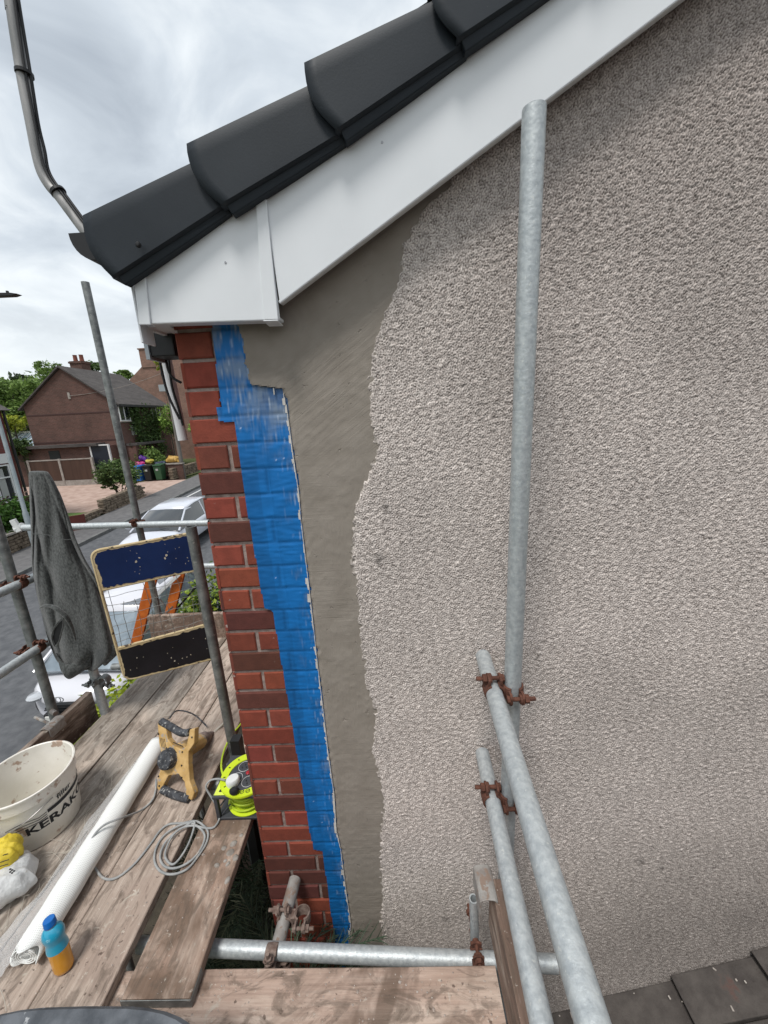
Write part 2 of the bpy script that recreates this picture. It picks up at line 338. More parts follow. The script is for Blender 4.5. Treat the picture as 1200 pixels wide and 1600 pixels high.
# ---- bricks
def brick_wall(nm, org, ax, out, length, z_lo, z_hi, par, bump_r=.0, first=0, L=.215, Hd=.1025, J=.0105):
    """bricks laid in stretcher bond on a plane; ax = direction along the wall, out = outward normal"""
    mb = MB(); ax = np.array(ax, float); out = np.array(out, float); k = int(math.floor((Z0-z_hi)/CH)); n_end = int((Z0-z_lo)/CH)
    R = random.Random(5+first)
    while k < n_end:
        zt = Z0-CH*k-J/2; zb = zt-CH+J; x = 0; row = (k+first) % 2; start = True
        while x < length:
            w = (Hd if (row == 0 and start) else L); start = False
            if x+w > length: w = length-x
            if w > .02:
                t = R.random()
                if out[1] < -.5: t = .9 if (k in (4, 6, 10, 14, 24, 25, 26) and x < .3) or (k in (12, 20) and x < .45) else t*.72
                if t < .60: c = np.array([.235, .052, .032])*R.uniform(.85, 1.15)
                elif t < .80: c = np.array([.185, .048, .033])*R.uniform(.85, 1.1)
                else: c = np.array([.120, .038, .028])*R.uniform(.8, 1.15)
                c = c*(1, R.uniform(.92, 1.1), R.uniform(.9, 1.1))
                jx = R.uniform(-.0012, .0012); d = R.uniform(-.001, .001)
                x0, x1 = x+jx, x+w+R.uniform(-.0015, .0005); a, b2 = zb+R.uniform(-.001, .001), zt+R.uniform(-.001, .001)
                ch = R.uniform(.0028, .0055); P = []
                for (q, s_) in ((-.012, 0), (d-ch+.001, 0), (d, ch)):
                    for xx, z2 in ((x0+s_, a+s_), (x1-s_, a+s_), (x1-s_, b2-s_), (x0+s_, b2-s_)):
                        P.append(np.array(org)+ax*xx+out*q+np.array([0, 0, z2]))
                fs = [(8, 9, 10, 11)]
                for s0 in (0, 4):
                    for i in range(4): fs.append((s0+i, s0+(i+1) % 4, s0+4+(i+1) % 4, s0+4+i))
                mb.add(P, fs, tuple(c))
            x += w+J
        k += 1
    return mb.build(nm, 'brick', par)
brick_wall('gable_brickwork', (CX, 0, 0), (1, 0, 0), (0, -1, 0), .62, -4.7, .29, house, first=1)
brick_wall('front_brickwork', (CX, .0, 0), (0, 1, 0), (-1, 0, 0), 7.0, -4.7, .27, house, first=0)
m = MB(); m.bb(CX+.0065, 4.2, .0065, .25, -4.75, .27); m.bb(CX+.0065, CX+.25, .25, 7.0, -4.75, .27); m.bb(CX+.25, 4.2, 6.75, 7.0, -4.75, .27)
# gable triangle behind the render
gx = lambda x: .293+.5865*(x+.272)
m.prism([(-.30, .0065, .27), (4.2, .0065, .27), (4.2, .0065, gx(4.2)+.1), (-.30, .0065, gx(-.3)+.1)], (0, .2, 0))
m.build('wall_core', 'mortar', house)
# ---- masking tape, dashing and mortar edges, measured along the wall plane
TL = [(329, 500), (343, 628), (345, 634), (336, 635.5), (340, 659), (365, 661), (376, 730), (386, 800), (412, 950), (425, 956), (427, 965), (455, 1130), (483, 1300), (490, 1328), (503, 1330), (513, 1400), (524, 1480), (532, 1512), (560, 1600)]
TR = [(372, 500), (382, 560), (390, 602), (442, 609), (448, 633), (457, 700), (467, 767), (469, 800), (480, 890), (486, 940), (495, 1025), (502, 1081), (513, 1175), (522, 1237), (525, 1290), (532, 1321), (541, 1390), (548, 1438), (545, 1464), (540, 1512), (575, 1600)]
RE = [(700, 292), (665, 318), (655, 335), (640, 362), (628, 388), (622, 430), (607, 475), (590, 510), (578, 560), (574, 600), (577, 650), (584, 690), (588, 706), (577, 735), (562, 770), (552, 800), (549, 860), (548, 880), (556, 915), (556, 945), (561, 1000), (568, 1050), (567, 1065), (585, 1110), (584, 1150), (579, 1175), (588, 1200), (600, 1255), (594, 1300), (592, 1350), (597, 1400), (594, 1440), (598, 1480), (610, 1600)]
def zgrid(z0, z1, st): return np.arange(z0, z1, st)
def quads(nz, nx, keep):
    I = np.arange(nz*nx).reshape(nz, nx); Q = np.stack([I[:-1, :-1], I[:-1, 1:], I[1:, 1:], I[1:, :-1]], -1).reshape(-1, 4)
    k = (keep[:-1, :-1] & keep[:-1, 1:] & keep[1:, 1:] & keep[1:, :-1]).reshape(-1); return Q[k]
def compact(V, Q, extra=None):
    u_, inv = np.unique(Q, return_inverse=True); out = [V[u_], inv.reshape(Q.shape)]
    if extra is not None: out.append(extra[u_])
    return out
# old pebbledash: really modelled grain, 3.4 mm grid
st = .0023; zs = zgrid(-2.95, 1.2, st); xs_ = np.arange(-.16, 1.86, st); nz, nx = len(zs), len(xs_)
XX, ZZ = np.meshgrid(xs_, zs); edge = interp_edge(RE, -.014, zs)
g1 = bandnoise(nz, nx, st, .0068, .62, ani=(.95, 1.05), seed=1); g2 = bandnoise(nz, nx, st, .021, .5, seed=2); lo_ = lownoise(nz, nx, st, .35, seed=3); rag = bandnoise(nz, nx, st, .03, .6, seed=4)
h = np.tanh(g1*.9)*.00135+np.clip(g1-.6, 0, 2)*.0005+g2*.0005+lo_*.0016; dist_e = XX-(edge[:, None]+rag*.0035+g1*.0012)
keep = (dist_e > 0) & (ZZ < gx(XX)+.06)
tap = np.clip(dist_e/.008, 0, 1); YY = -.0135-h-.0025*tap+(1-tap)*.004
V = np.stack([XX, YY, ZZ], -1).reshape(-1, 3)
c_ = np.clip(.5+.30*g1+.08*rag+.10*RNG.standard_normal(g1.shape), 0, 1)[..., None]; dirt = np.clip(.5+lo_*.28, 0, 1)[..., None]
stain = np.clip((lownoise(nz, nx, st, .05, seed=9)-3.1)*1.2, 0, 1)[..., None]*.3
tcol = (np.array([.20, .168, .152])*(1-c_)+np.array([.80, .725, .675])*c_)*(0.93+.13*dirt)*(1+.04*np.clip(bandnoise(nz, nx, st, .045, .6, ani=(1, 3.5), seed=12), -1.5, 1.5))[..., None]*1.10
top_grey = np.clip((ZZ-(-.15))/.9, 0, 1)[..., None]*np.clip((XX+.1)/.5, 0, 1)[..., None]           # weathering plus verge shade painted into the colour at the top
low_shade = np.clip((-1.75-ZZ+.35*(XX-.4))/.7, 0, 1)[..., None]                                    # shade painted into the colour above the lower roof, with some dirt
tcol = tcol*(1-.36*top_grey*np.array([.95, 1, 1.02]))*(1-.42*low_shade)*(1-stain)
for (sx, sz, sr) in ((.93, -1.79, .016), (1.02, -1.83, .009), (-.02, -.28, .014), (-.05, -.45, .016)):
    dd = np.sqrt((XX-sx)**2+((ZZ-sz)*.8)**2)/sr+rag*.12; tcol = tcol*(1-.42*np.clip(1.4-dd, 0, 1)[..., None])
mg = np.clip(1-dist_e/.012, 0, 1)[..., None]*np.clip(.5+.6*g2[..., None], 0, 1); tcol = tcol*(1-mg*.8)+np.array([.21, .19, .155])*mg*.8
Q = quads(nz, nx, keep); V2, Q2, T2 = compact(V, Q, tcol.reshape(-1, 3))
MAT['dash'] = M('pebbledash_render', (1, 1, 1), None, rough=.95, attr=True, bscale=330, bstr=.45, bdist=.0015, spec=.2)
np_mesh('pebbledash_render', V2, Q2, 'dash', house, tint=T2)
# wall beyond the picture on the right
m = MB(); P = [(1.85, -.015, -4.6), (4.2, -.015, -4.6), (4.2, -.015, gx(4.2)+.06), (1.85, -.015, gx(1.85)+.06)]; m.prism(P, (0, .02, 0)); m.bb(-.2, 1.86, -.013, .006, -4.6, -2.94)
MAT['dash2'] = M('plain_pebbledash', (.36, .32, .295), (.55, .495, .46), 90, .95, bscale=90, bstr=.9, bdist=.006)
m.build('far_render', 'dash2', house)
# fresh mortar coat
st = .004; zs = zgrid(-2.75, .80, st); xs_ = np.arange(-.46, .40, st); nz, nx = len(zs), len(xs_); XX, ZZ = np.meshgrid(xs_, zs)
le = interp_edge(TR, -.004, zs); re_ = interp_edge(RE, -.014, zs)
r1 = bandnoise(nz, nx, st, .045, .6, seed=21); r2 = bandnoise(nz, nx, st, .13, .6, seed=22)
dl = XX-(le[:, None]+r1*.0022); keep = (dl > 0) & (XX < re_[:, None]+.035) & (ZZ < gx(XX)+.06)
tap = np.clip(dl/.014, 0, 1)
up_ = np.clip((ZZ+.25)/.3, 0, 1)
rr = np.sqrt((XX+.36)**2+(ZZ-.24)**2)
ridge = bandnoise(nz, nx, st, .02, .5, ani=(1, 1), seed=23)
diag = np.sin((ZZ*cos(.62)-XX*sin(.62))*2*pi/.0215+r2*1.3+2.5*r1*.12)*(.00018*up_)+np.sin(rr*2*pi/.022+r2)*.0003*up_*np.clip(1-abs(rr-.12)/.1, 0, 1)
hor = np.sin(ZZ*2*pi/.05+r2*2)*.00012*(1-up_)*np.clip(r1+.5, 0, 1)+bandnoise(nz, nx, st, .02, .6, ani=(.2, 1.6), seed=29)*.00014*(1-up_)
YY = -.0062-.0062*tap-(diag+hor+r1*.00018+r2*.0003)
c_ = np.clip(.5+.16*r2+.08*r1, 0, 1)[..., None]; tcol = np.array([.262, .230, .195])*(1-c_)+np.array([.312, .276, .238])*c_
V = np.stack([XX, YY, ZZ], -1).reshape(-1, 3); V2, Q2, T2 = compact(V, quads(nz, nx, keep), tcol.reshape(-1, 3))
m_ = M('fresh_mortar', (1, 1, 1), None, rough=.85, attr=True, spec=.25); nt = m_.node_tree; bs = nt.nodes['Principled BSDF']
sz_ = nt.nodes.new('ShaderNodeSeparateXYZ'); tcn = nt.nodes.new('ShaderNodeTexCoord'); nt.links.new(tcn.outputs['Object'], sz_.inputs[0])
warp = noise(nt, 5, 3, .5, rnd=False)
dg_ = noise(nt, 1, 6, .62, .9, stretch=(7, 9, 150), prerot=(0, .62, 0), rnd=False); dl_ = noise(nt, 1, 5, .6, .6, stretch=(10, 9, 120), rnd=False); dv_ = noise(nt, 1, 5, .6, .6, stretch=(130, 9, 10), rnd=False)
zm = ramp(nt, sz_.outputs[2], [(0, g3(0)), (1, g3(1))]); mr = nt.nodes.new('ShaderNodeMapRange'); nt.links.new(sz_.outputs[2], mr.inputs[0]); mr.inputs[1].default_value = 4.35; mr.inputs[2].default_value = 4.75
lowm = mixc(nt, ramp(nt, warp, [(.42, g3(0)), (.58, g3(1))]), dl_, dv_); a1 = mixc(nt, mr.outputs[0], lowm, dg_); b1 = bump(nt, bs, a1, .38, .004); b2_ = bump(nt, bs, noise(nt, 260, 3, .6), .3, .0015, b1); pits = noise(nt, 38, 3, .6)
bump(nt, bs, ramp(nt, pits, [(.27, g3(0)), (.32, g3(1))]), .6, .003, b2_); MAT['fresh'] = m_
np_mesh('fresh_mortar_coat', V2, Q2, 'fresh', house, tint=T2, label='freshly trowelled grey-brown mortar strip')
# pale dried lip along the mortar edge
m = MB(); R = random.Random(3); z = .09
while z > -2.6:
    x = float(np.interp(z, zs, le)); w = R.uniform(.0005, .0075)*(.4 if R.random() < .45 else 1.2); l = R.uniform(.008, .03)
    m.add([(x-w, -.0095, z+R.uniform(-.003, .003)), (x+.002, -.0125, z+.002), (x+.002, -.0125, z-l), (x-w*R.uniform(.3, 1.3), -.0095, z-l+R.uniform(-.003, .003)), (x-w*.6, -.004, z-l/2)], [(0, 1, 2, 3), (0, 3, 4)]); z -= l*.93
MAT['lip'] = M('dried_plaster_lip', (.50, .47, .43), (.62, .59, .55), 40, .95)
m.build('dried_plaster_edge', 'lip', house)
# tape
st = .004; zs2 = zgrid(-2.75, .285, st); xs_ = np.arange(-.52, -.2, st); nz, nx = len(zs2), len(xs_); XX, ZZ = np.meshgrid(xs_, zs2)
tl = interp_edge(TL, -.003, zs2); tr = interp_edge(TR, -.003, zs2)
keep = (XX > tl[:, None]) & (XX < tr[:, None]+.03)
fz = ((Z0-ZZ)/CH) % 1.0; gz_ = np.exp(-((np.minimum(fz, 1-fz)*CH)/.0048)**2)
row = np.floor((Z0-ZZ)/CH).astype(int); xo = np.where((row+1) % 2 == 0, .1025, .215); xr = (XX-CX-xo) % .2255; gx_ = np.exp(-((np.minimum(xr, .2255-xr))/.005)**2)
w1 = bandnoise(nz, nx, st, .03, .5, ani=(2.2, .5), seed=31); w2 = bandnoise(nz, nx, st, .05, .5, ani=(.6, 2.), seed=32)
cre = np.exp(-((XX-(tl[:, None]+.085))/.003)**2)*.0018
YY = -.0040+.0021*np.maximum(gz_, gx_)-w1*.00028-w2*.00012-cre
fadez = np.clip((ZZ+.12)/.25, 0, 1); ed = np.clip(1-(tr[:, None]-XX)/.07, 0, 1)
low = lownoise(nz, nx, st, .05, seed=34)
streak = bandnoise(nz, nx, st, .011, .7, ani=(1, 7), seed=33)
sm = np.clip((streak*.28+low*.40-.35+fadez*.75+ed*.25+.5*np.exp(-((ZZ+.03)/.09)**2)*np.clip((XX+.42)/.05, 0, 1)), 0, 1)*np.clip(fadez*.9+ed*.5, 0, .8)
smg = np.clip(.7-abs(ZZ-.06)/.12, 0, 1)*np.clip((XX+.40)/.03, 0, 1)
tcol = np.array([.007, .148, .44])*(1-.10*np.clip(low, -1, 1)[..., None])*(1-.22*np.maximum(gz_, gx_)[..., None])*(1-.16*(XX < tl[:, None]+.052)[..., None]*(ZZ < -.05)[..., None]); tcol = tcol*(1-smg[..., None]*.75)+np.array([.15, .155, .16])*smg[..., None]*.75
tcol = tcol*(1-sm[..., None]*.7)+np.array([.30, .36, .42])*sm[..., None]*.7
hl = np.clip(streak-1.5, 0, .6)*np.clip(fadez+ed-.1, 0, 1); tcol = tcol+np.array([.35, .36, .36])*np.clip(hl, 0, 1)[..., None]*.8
spk = (RNG.random((nz, nx)) > .9993)*.35; tcol = np.clip(tcol+spk[..., None], 0, .8)
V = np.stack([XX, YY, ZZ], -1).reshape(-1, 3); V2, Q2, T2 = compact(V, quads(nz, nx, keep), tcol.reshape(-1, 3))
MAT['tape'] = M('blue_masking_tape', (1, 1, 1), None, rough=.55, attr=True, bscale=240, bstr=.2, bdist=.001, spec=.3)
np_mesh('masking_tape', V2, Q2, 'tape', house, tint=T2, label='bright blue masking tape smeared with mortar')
# ---- bargeboard and eaves box end (white plastic), wall side hollow
def wpts(L, y): return [wp(a, b_, y) for a, b_ in L]
bl = lambda x: .293+.5865*(x+.272)
m = MB(); m.prism([(-.285, -.08, .545), (-.272, -.08, .293), (4.1, -.08, bl(4.1)), (4.1, -.08, bl(4.1)+.235), (.2, -.08, bl(.2)+.245)], (0, .010, 0))
L = [(-.272, -.0785, .2932), (4.1, -.0785, bl(4.1)+.0002)]; nl = nrm((-.506, 0, .862))
m.prism([L[0], L[1], np.array(L[1])+nl*.008+(0, .048, 0), np.array(L[0])+nl*.008+(0, .048, 0)], nl*.009)
m.build('bargeboard', 'upvc', house, bevel=.003)
m = MB(); q = wpts([(232, 506.5), (437, 500), (425, 398), (412, 300), (205, 430)], -.08); m.prism(q, (0, .010, 0))
q2 = wpts([(232, 506.5), (437, 500)], -.079); m.prism([q2[0], q2[1], q2[1]+(0, .046, .002), q2[0]+(0, .046, .002)], (0, 0, .009))
m.build('eaves_box_end', 'upvc', house, bevel=.003)
m = MB(); q = wpts([(398, 302), (414, 292), (434.5, 499), (412, 499.5)], -.087); m.prism(q, (0, .0065, 0)); q = wpts([(434.5, 499.3), (411, 500)], -.087); m.prism([q[0], q[1], q[1]+(0, .05, -.003), q[0]+(0, .05, -.003)], (0, 0, -.003))
m.build('joint_trim', 'upvc', house, bevel=.002)
m = MB(); q = wpts([(209, 440), (226, 425), (235, 507.5), (217, 507.5)], -.086); m.prism(q, (0, .0055, 0)); m.box((q[3]+np.array(wp(211, 470, -.05)))/2+(0, .028, 0), (.006, .06, .15))
m.build('corner_trim', 'upvc', house, bevel=.002)
m = MB()
for a, b_ in ((597, 222), (352, 410), (296, 380), (667, 124)):
    c = wp(a, b_, -.0812); m = MB(); m.tube(c, c+(0, .004, 0), .0028, n=10); m.build('screw_head', MAT.setdefault('screw', M('screw_head', (.35, .35, .36), None, rough=.4, metal=.8)), house)
# soffit, fascia and gutter running away along the front
m = MB(); m.bb(-.655, CX-.001, -.03, 7, .268, .277); m.bb(-.667, -.655, -.03, 7, .262, .43); m.build('soffit', 'upvc', house)
m = MB(); n = 14
gc = np.array([-.769, 0, .505]); prof = [(gc[0]+.056*cos(pi+pi*i/n), gc[2]+.056*sin(pi+pi*i/n)*1.15) for i in range(n+1)]
prof2 = [(gc[0]+.052*cos(pi+pi*i/n), gc[2]+.052*sin(pi+pi*i/n)*1.12) for i in range(n, -1, -1)]
m.prism([(a, -.02, b_) for a, b_ in prof+prof2], (0, 7, 0)); m.build('gutter', 'black', house)
m = MB(); m.prism([(a, -.021, b_) for a, b_ in prof], (0, -.006, 0)); m.build('gutter_stop_end', 'black', house)
# roof tiles behind the verge (stepped courses), ridge left out of sight
m = MB(); s0 = np.array([-.74, 0, .425]); u0 = nrm((.9, 0, .47)); nrmz = np.array([-.463, 0, .886])
for k in range(16):
    a = s0+u0*(.30*k); b_ = a+u0*.40
    m.prism([a+nrmz*.030, b_+nrmz*.004, b_-nrmz*.012, a+nrmz*.01], (0, 7, 0))
for o_ in (m,):
    o_.v = [(a, b_-.045 if b_ < 1 else b_, c) for a, b_, c in o_.v]
m.build('roof_tiles', 'rooftile', house)
# dry verge caps: measured face outline per cap
caps = [([(-.713, .499), (-.444, .595), (-.401, .502), (-.672, .366)], 1), ([(-.438, .626), (-.154, .725), (-.101, .631), (-.378, .503)], 0), ([(-.152, .758), (.127, .855), (.176, .775), (-.093, .633)], 0),
        ([(.128, .893), (.400, .999), (.445, .915), (.182, .781)], 0)]
cv = caps[3][0]
for k in range(1, 9): caps.append(([(a+.288*k, b_+.160*k) for a, b_ in cv], 0))
for fc, nail in caps:
    A, B, C_, D = [np.array([a, 0, b_]) for a, b_ in fc]; e9 = nrm(B-A)*.035; B = B+e9; C_ = C_+e9; m = MB()
    ds = nrm(D-A); e0 = nrm(B-A)
    left = [A+(D-A)*t-np.array(e0)*(.020*sin(pi*t)) for t in np.linspace(0, 1, 9)]
    nx_ = 12; YB, YT = -.1225, -.1065            # lower (left) end stands proud of the next cap up? each cap laps over the one below it
    rows = []
    for i in range(nx_+1):
        t = i/nx_; col = []
        for j in range(9):
            s_ = j/8; pl = left[j]; pr_ = B+(C_-B)*s_; p = pl*(1-t)+pr_*t
            lip = 0
            y = YB*(1-t)+YT*t-lip+ .004*max(0, 1-s_*9)**2
            col.append(np.array([p[0], y, p[2]]))
        dn = nrm(D-A)
        top = [col[0]+(0, .010, .004), col[0]+(0, .035, .006), col[0]+(0, .10, .002)]
        flange = [col[-1]+(0, .004, -.0035), col[-1]+dn*.006+(0, .05, .0), ]
        rows.append(top[::-1]+col+flange)
    nr = len(rows[0]); vs = [p for r_ in rows for p in r_]
    fs = [(i*nr+j, i*nr+j+1, (i+1)*nr+j+1, (i+1)*nr+j) for i in range(nx_) for j in range(nr-1)]
    m.add(vs, fs)
    o = m.build('verge_cap', 'verge', house, smooth=True, thick=.0035)
    # inner hook that grips the bargeboard
    m2 = MB(); a = D+(B-A)*.03; b_ = C_+(B-A)*(-.02); dn = nrm((.44, 0, -.9))
    m2.prism([a+(0, -.116, 0)+nl*.004, b_+(0, -.103, 0)+nl*.002, b_+(0, -.096, 0)-nl*.018, a+(0, -.110, 0)-nl*.024], (0, .024, 0)); m2.build('verge_clip', 'verge', o, bevel=.002)
    if nail:
        c = wp(217, 383, -.128); m3 = MB(); m3.lathe([(.0065, 0), (.0065, .004), (.004, .007), (.0001, .0075)], c, [(1, 0, 0), (0, 0, 1), (0, -1, 0)], 14); m3.build('fixing_nail', 'black', o, smooth=True)
# pale-sided junction box under the eaves, loops of black cable, white downpipe
m = MB(); m.bb(-.716, -.640, .06, .14, .205, .275); m.build('junction_box', 'black', house, bevel=.004)
m = MB(); m.bb(-.7285, -.7165, .055, .145, .198, .29); m.build('box_side_plate', MAT.setdefault('greyp', M('grey_plastic', (.33, .37, .40), None, rough=.5)), house)
m = MB()
for L, y in (([(248, 556), (254, 585), (264, 620), (281, 655)], .16), ([(257, 545), (262, 575), (270, 590), (283, 598)], .14), ([(262, 540), (268, 600), (279, 638), (286, 665)], .2)):
    m.path(spline([wp(a, b_, y) for a, b_ in L], 8), .0042, 8)
m.build('cable_loops', 'black', house, smooth=True)
m = MB(); a = wp(259, 556, .22); b_ = wp(286, 688, .22); m.tube(b_, a, .0165, .0165, 20); m.build('downpipe', M('white_downpipe', (.66, .66, .68), (.74, .73, .74), 4, .35), house, smooth=False)

# cranked aerial mast with taped cables, fixed behind the eaves
mast = thing('aerial_mast', tuple(wp(140, 372, .25)), 'weathered grey cranked aerial mast with cables strapped to it, rising above the roof edge', 'mast')
P = [(14, -40), (18, 0), (35, 115), (50, 195), (58, 237), (66, 268), (78, 290), (92, 306), (112, 333), (146, 378)]
Y = .25; pts = [wp(a, b_, Y) for a, b_ in P]; top = pts[0]+(pts[0]-pts[1])*18; ft = [pts[-1]+(.06, 0, -.075), np.array([-.72, Y, .37]), np.array([-.672, Y, .33])]; m = MB(); m.path(spline([top]+pts+ft, 6), .0165, 18); MAT['mast'] = M('weathered_alloy', (.20, .20, .195), (.36, .35, .34), 30, .5, .45, stretch=(1, 1, .15), bscale=80)
m.build('mast_tube', 'mast', mast, smooth=True); m = MB(); m.bb(-.672, -.667, Y-.05, Y+.05, .27, .39); m.build('fixing_plate', 'galv_dark', mast)
m = MB(); cab = [p+np.array([.021, .0, .004]) for p in pts]; cab[2] = cab[2]+(.004, 0, 0); cab[4] = cab[4]+(.004, 0, 0); m.path(spline([top+np.array([.021, 0, 0])]+cab, 8), .0042, 8)
cab = [p+np.array([.018, -.01, .002]) for p in pts]; m.path(spline(cab, 8), .0035, 8); m.build('aerial_cable', 'black', mast, smooth=True)
m = MB()
for i, t in ((2, 0), (7, -.2)):
    p = pts[i]+(pts[i+1]-pts[i])*t; d = nrm(pts[i+1]-pts[i-1]); m = MB(); m.tube(p-d*.004+(.006, 0, 0), p+d*.004+(.006, 0, 0), .023, n=20); m.build('strap', 'black', mast)

# ================================================================== LOWER ROOF (bottom right)
lower = thing('lower_roof', (1.6, -.9, -4.5), 'dark concrete tiled lower roof sloping up to the right against the wall', 'roof')
P0 = wp(831+0, 1560, -.02) if False else np.array([.831, -.03, -2.66]); sl_ = (-2.328+2.662)/(1.548-.831)
us = nrm((1, 0, sl_)); ns = nrm((-sl_, 0, 1)); m = MB(); step = .355; W_ = .33; R = random.Random(8)
for k in range(-4, 9):
    a0 = P0+us*(step*k+.0)
    off = (.5 if k % 2 else 0)
    for j in range(-1, 9):
        y1 = -.018-W_*(j+off)+W_; y0 = y1-W_+.009; y1 = min(y1, -.018)
        if y1 < y0+.02: continue
        ln = step+.07; t_ = R.uniform(-.0015, .0015); jl = R.uniform(-.004, .004); cs = []
        a = np.array([a0[0], 0, a0[2]])+us*jl+ns*(.046+t_); b_ = np.array([a0[0], 0, a0[2]])+us*ln+ns*(.002+t_)
        m.add([(*(a+(0, y0, 0)),), (*(a+(0, y1, 0)),), (*(b_+(0, y1, 0)),), (*(b_+(0, y0, 0)),), (*(a+(0, y0, 0)-ns*.03),), (*(a+(0, y1, 0)-ns*.03),), (*(b_+(0, y1, 0)-ns*.03),), (*(b_+(0, y0, 0)-ns*.03),)],
              [(0, 1, 2, 3), (4, 5, 6, 7), (0, 1, 5, 4), (1, 2, 6, 5), (2, 3, 7, 6), (3, 0, 4, 7)])
m.build('roof_tiles', 'tile', lower, bevel=.004)
m = MB(); a = P0-us*1.5-ns*.03; b_ = P0+us*3.2-ns*.03; m.prism([(a[0], -.02, a[2]), (b_[0], -.02, b_[2]), (b_[0], -.02, -4.6), (a[0], -.02, -4.6)], (0, -2.9, 0)); m.build('side_wall', 'mortar', lower)
m = MB(); R = random.Random(2)
for k in range(90):
    x = R.uniform(.6, 2.2); y = -.03-R.random()**1.6*.5; z = P0[2]+(x-P0[0])*sl_+.031; s_ = R.uniform(.002, .009)
    m.box((x, y, z), (s_, s_*R.uniform(.5, 2.2), s_*.5), [(cos(k), sin(k), .2), (-sin(k), cos(k), 0), (0, 0, 1)])
o = m.build('mortar_crumbs', 'crumb', origin=(1, -.2, -2.6)); tag(o, 'pale mortar crumbs lying on the dark roof tiles', 'debris'); o['kind'] = 'stuff'
# ================================================================== SCAFFOLD
TR_ = .02415
GT = 'galvanised scaffold tubes'
def stube(p0, p1, label, mat='galv', r=TR_, grp=GT):
    m = MB(); m.tube(p0, p1, r, n=28, bore=.0042); o = m.build('scaffold_tube', mat, smooth=True)
    o.data.shade_smooth(); md = o.modifiers.new('ws', 'WEIGHTED_NORMAL'); md.keep_sharp = True
    for p in o.data.polygons: p.use_smooth = True
    for e_ in o.data.edges: pass
    return tag(o, label, 'scaffold tube', grp)
def coupler(c, a, o_ax, b_, label, mat='rust', na=None, nb=None, d=.054, flip=1):
    """c: centre of tube A; a: axis of A; b_: axis of B; o_ax: direction from A to B; na, nb: open (bolt) side of each half"""
    c = np.array(c, float); a, b_, o_ax = nrm(a), nrm(b_), nrm(o_ax); t = thing('tube_coupler', tuple(c), label, 'coupler', 'clamps joining the scaffold tubes')
    for cc, ax, out, nn in ((c, a, -o_ax, na), (c+o_ax*d, b_, o_ax, nb)):
        nn = nrm(nn if nn is not None else np.cross(ax, out)); side = out
        m = MB(); ri, ro, w = .0248, .0305, .021
        n = 26; vs = []; a0, a1 = .42, 2*pi-.42            # C band, open towards nn
        for i in range(n+1):
            th = a0+(a1-a0)*i/n; dirv = nn*cos(th)+side*sin(th)
            for rr_, ww in ((ri, -w), (ro, -w*.9), (ro+.001, 0), (ro, w*.9), (ri, w)): vs.append(cc+dirv*rr_+ax*ww)
        fs = [(i*5+k, i*5+(k+1) % 5, (i+1)*5+(k+1) % 5, (i+1)*5+k) for i in range(n) for k in range(5)]+[(0, 1, 2, 3, 4), tuple(n*5+k for k in range(5))]
        m.add(vs, fs); band = m.build('clamp_band', mat, t, bevel=.001)
        m = MB(); bc = cc+nn*(ro+.010)                      # two lugs with the bolt between them
        for s_ in (-1, 1):
            m = MB(); lc = bc+side*s_*.0135; m.prism([lc-ax*.017-nn*.014, lc-ax*.019+nn*.004, lc-ax*.009+nn*.011, lc+ax*.009+nn*.011, lc+ax*.019+nn*.004, lc+ax*.017-nn*.014], side*.007*s_); m.build('clamp_lug', mat, t, bevel=.001)
        m = MB(); m.path([bc+side*.0135+(ax*cos(k)+nn*sin(k))*.0105-side*.002 for k in np.linspace(0, 2*pi, 13)], .0045, 8)
        m.build('eye_ring', mat, t)
        m = MB(); m.tube(bc-side*.022, bc+side*.052, .0062, n=10); m.tube(bc+side*.022, bc+side*.034, .0125, n=6); m.tube(bc-side*.028, bc-side*.020, .011, n=8); m.build('bolt', mat, t)
    m = MB(); m.box(c+o_ax*d/2, (.032, .036, max(.012, d-.040)), [a, np.cross(o_ax, a), o_ax]); m.build('saddle', mat, t, bevel=.002)
    return t
VX, VY = .327, -.21
stube((VX, VY, -3.2), (VX-.002, VY, .592), 'tall upright scaffold tube in front of the pebbledash, its top just under the bargeboard')
stube((.275+.003, -.045, -.80), (.14, -2.6, -.80), 'upper handrail tube on the right running towards the viewer, clamped to the tall upright')
stube((.281, -.045, -1.20), (.16, -2.6, -1.20), 'lower guard rail tube on the right, parallel below the upper handrail')
coupler((.2715, VY, -.80), (0, 1, 0), (1, 0, .0), (0, 0, 1), 'rusty clamp joining the upper right handrail to the tall upright', na=(0, 0, 1), nb=(0, -1, 0))
coupler((.2715, VY, -1.20), (0, 1, 0), (1, 0, .0), (0, 0, 1), 'rusty clamp joining the lower right guard rail to the tall upright', na=(0, 0, 1), nb=(0, -1, 0))
stube((-.98, -.237, -1.80), (.475, -.303, -1.80), 'horizontal tube lying low across the foot of the wall under the boards')
ta = wp(470, 1352, -.035); ta = lp(467, 1350, -1.86)
stube((-.478, -.012, -1.855), (-.52, -.62, -1.855), 'short muddy tube butted against the brickwork, passing under the low cross tube', 'galv_dirty')
coupler((-.49, -.262, -1.852), (0, 1, 0), (0, 0, 1), (1, 0, 0), 'dusty clamp where the short tube crosses under the low cross tube', 'rust_dull', na=(1, 0, 0), nb=(0, -1, .35), d=.052)
t = coupler((-.482, -.135, -1.855), (0, 1, 0), (1, 0, 0), (0, .2, 1), 'dusty clamp with a loose hanging eye on the short muddy tube by the bricks', 'rust_dull', na=(-.3, 0, 1), nb=(0, -1, .2), d=.062)
stube(wp(740, 1404, -.231), wp(749, 1475, -.231)+np.array([0, 0, -.6]), 'short thin upright tube end showing beside the right toe board clip', 'galv', r=.015)
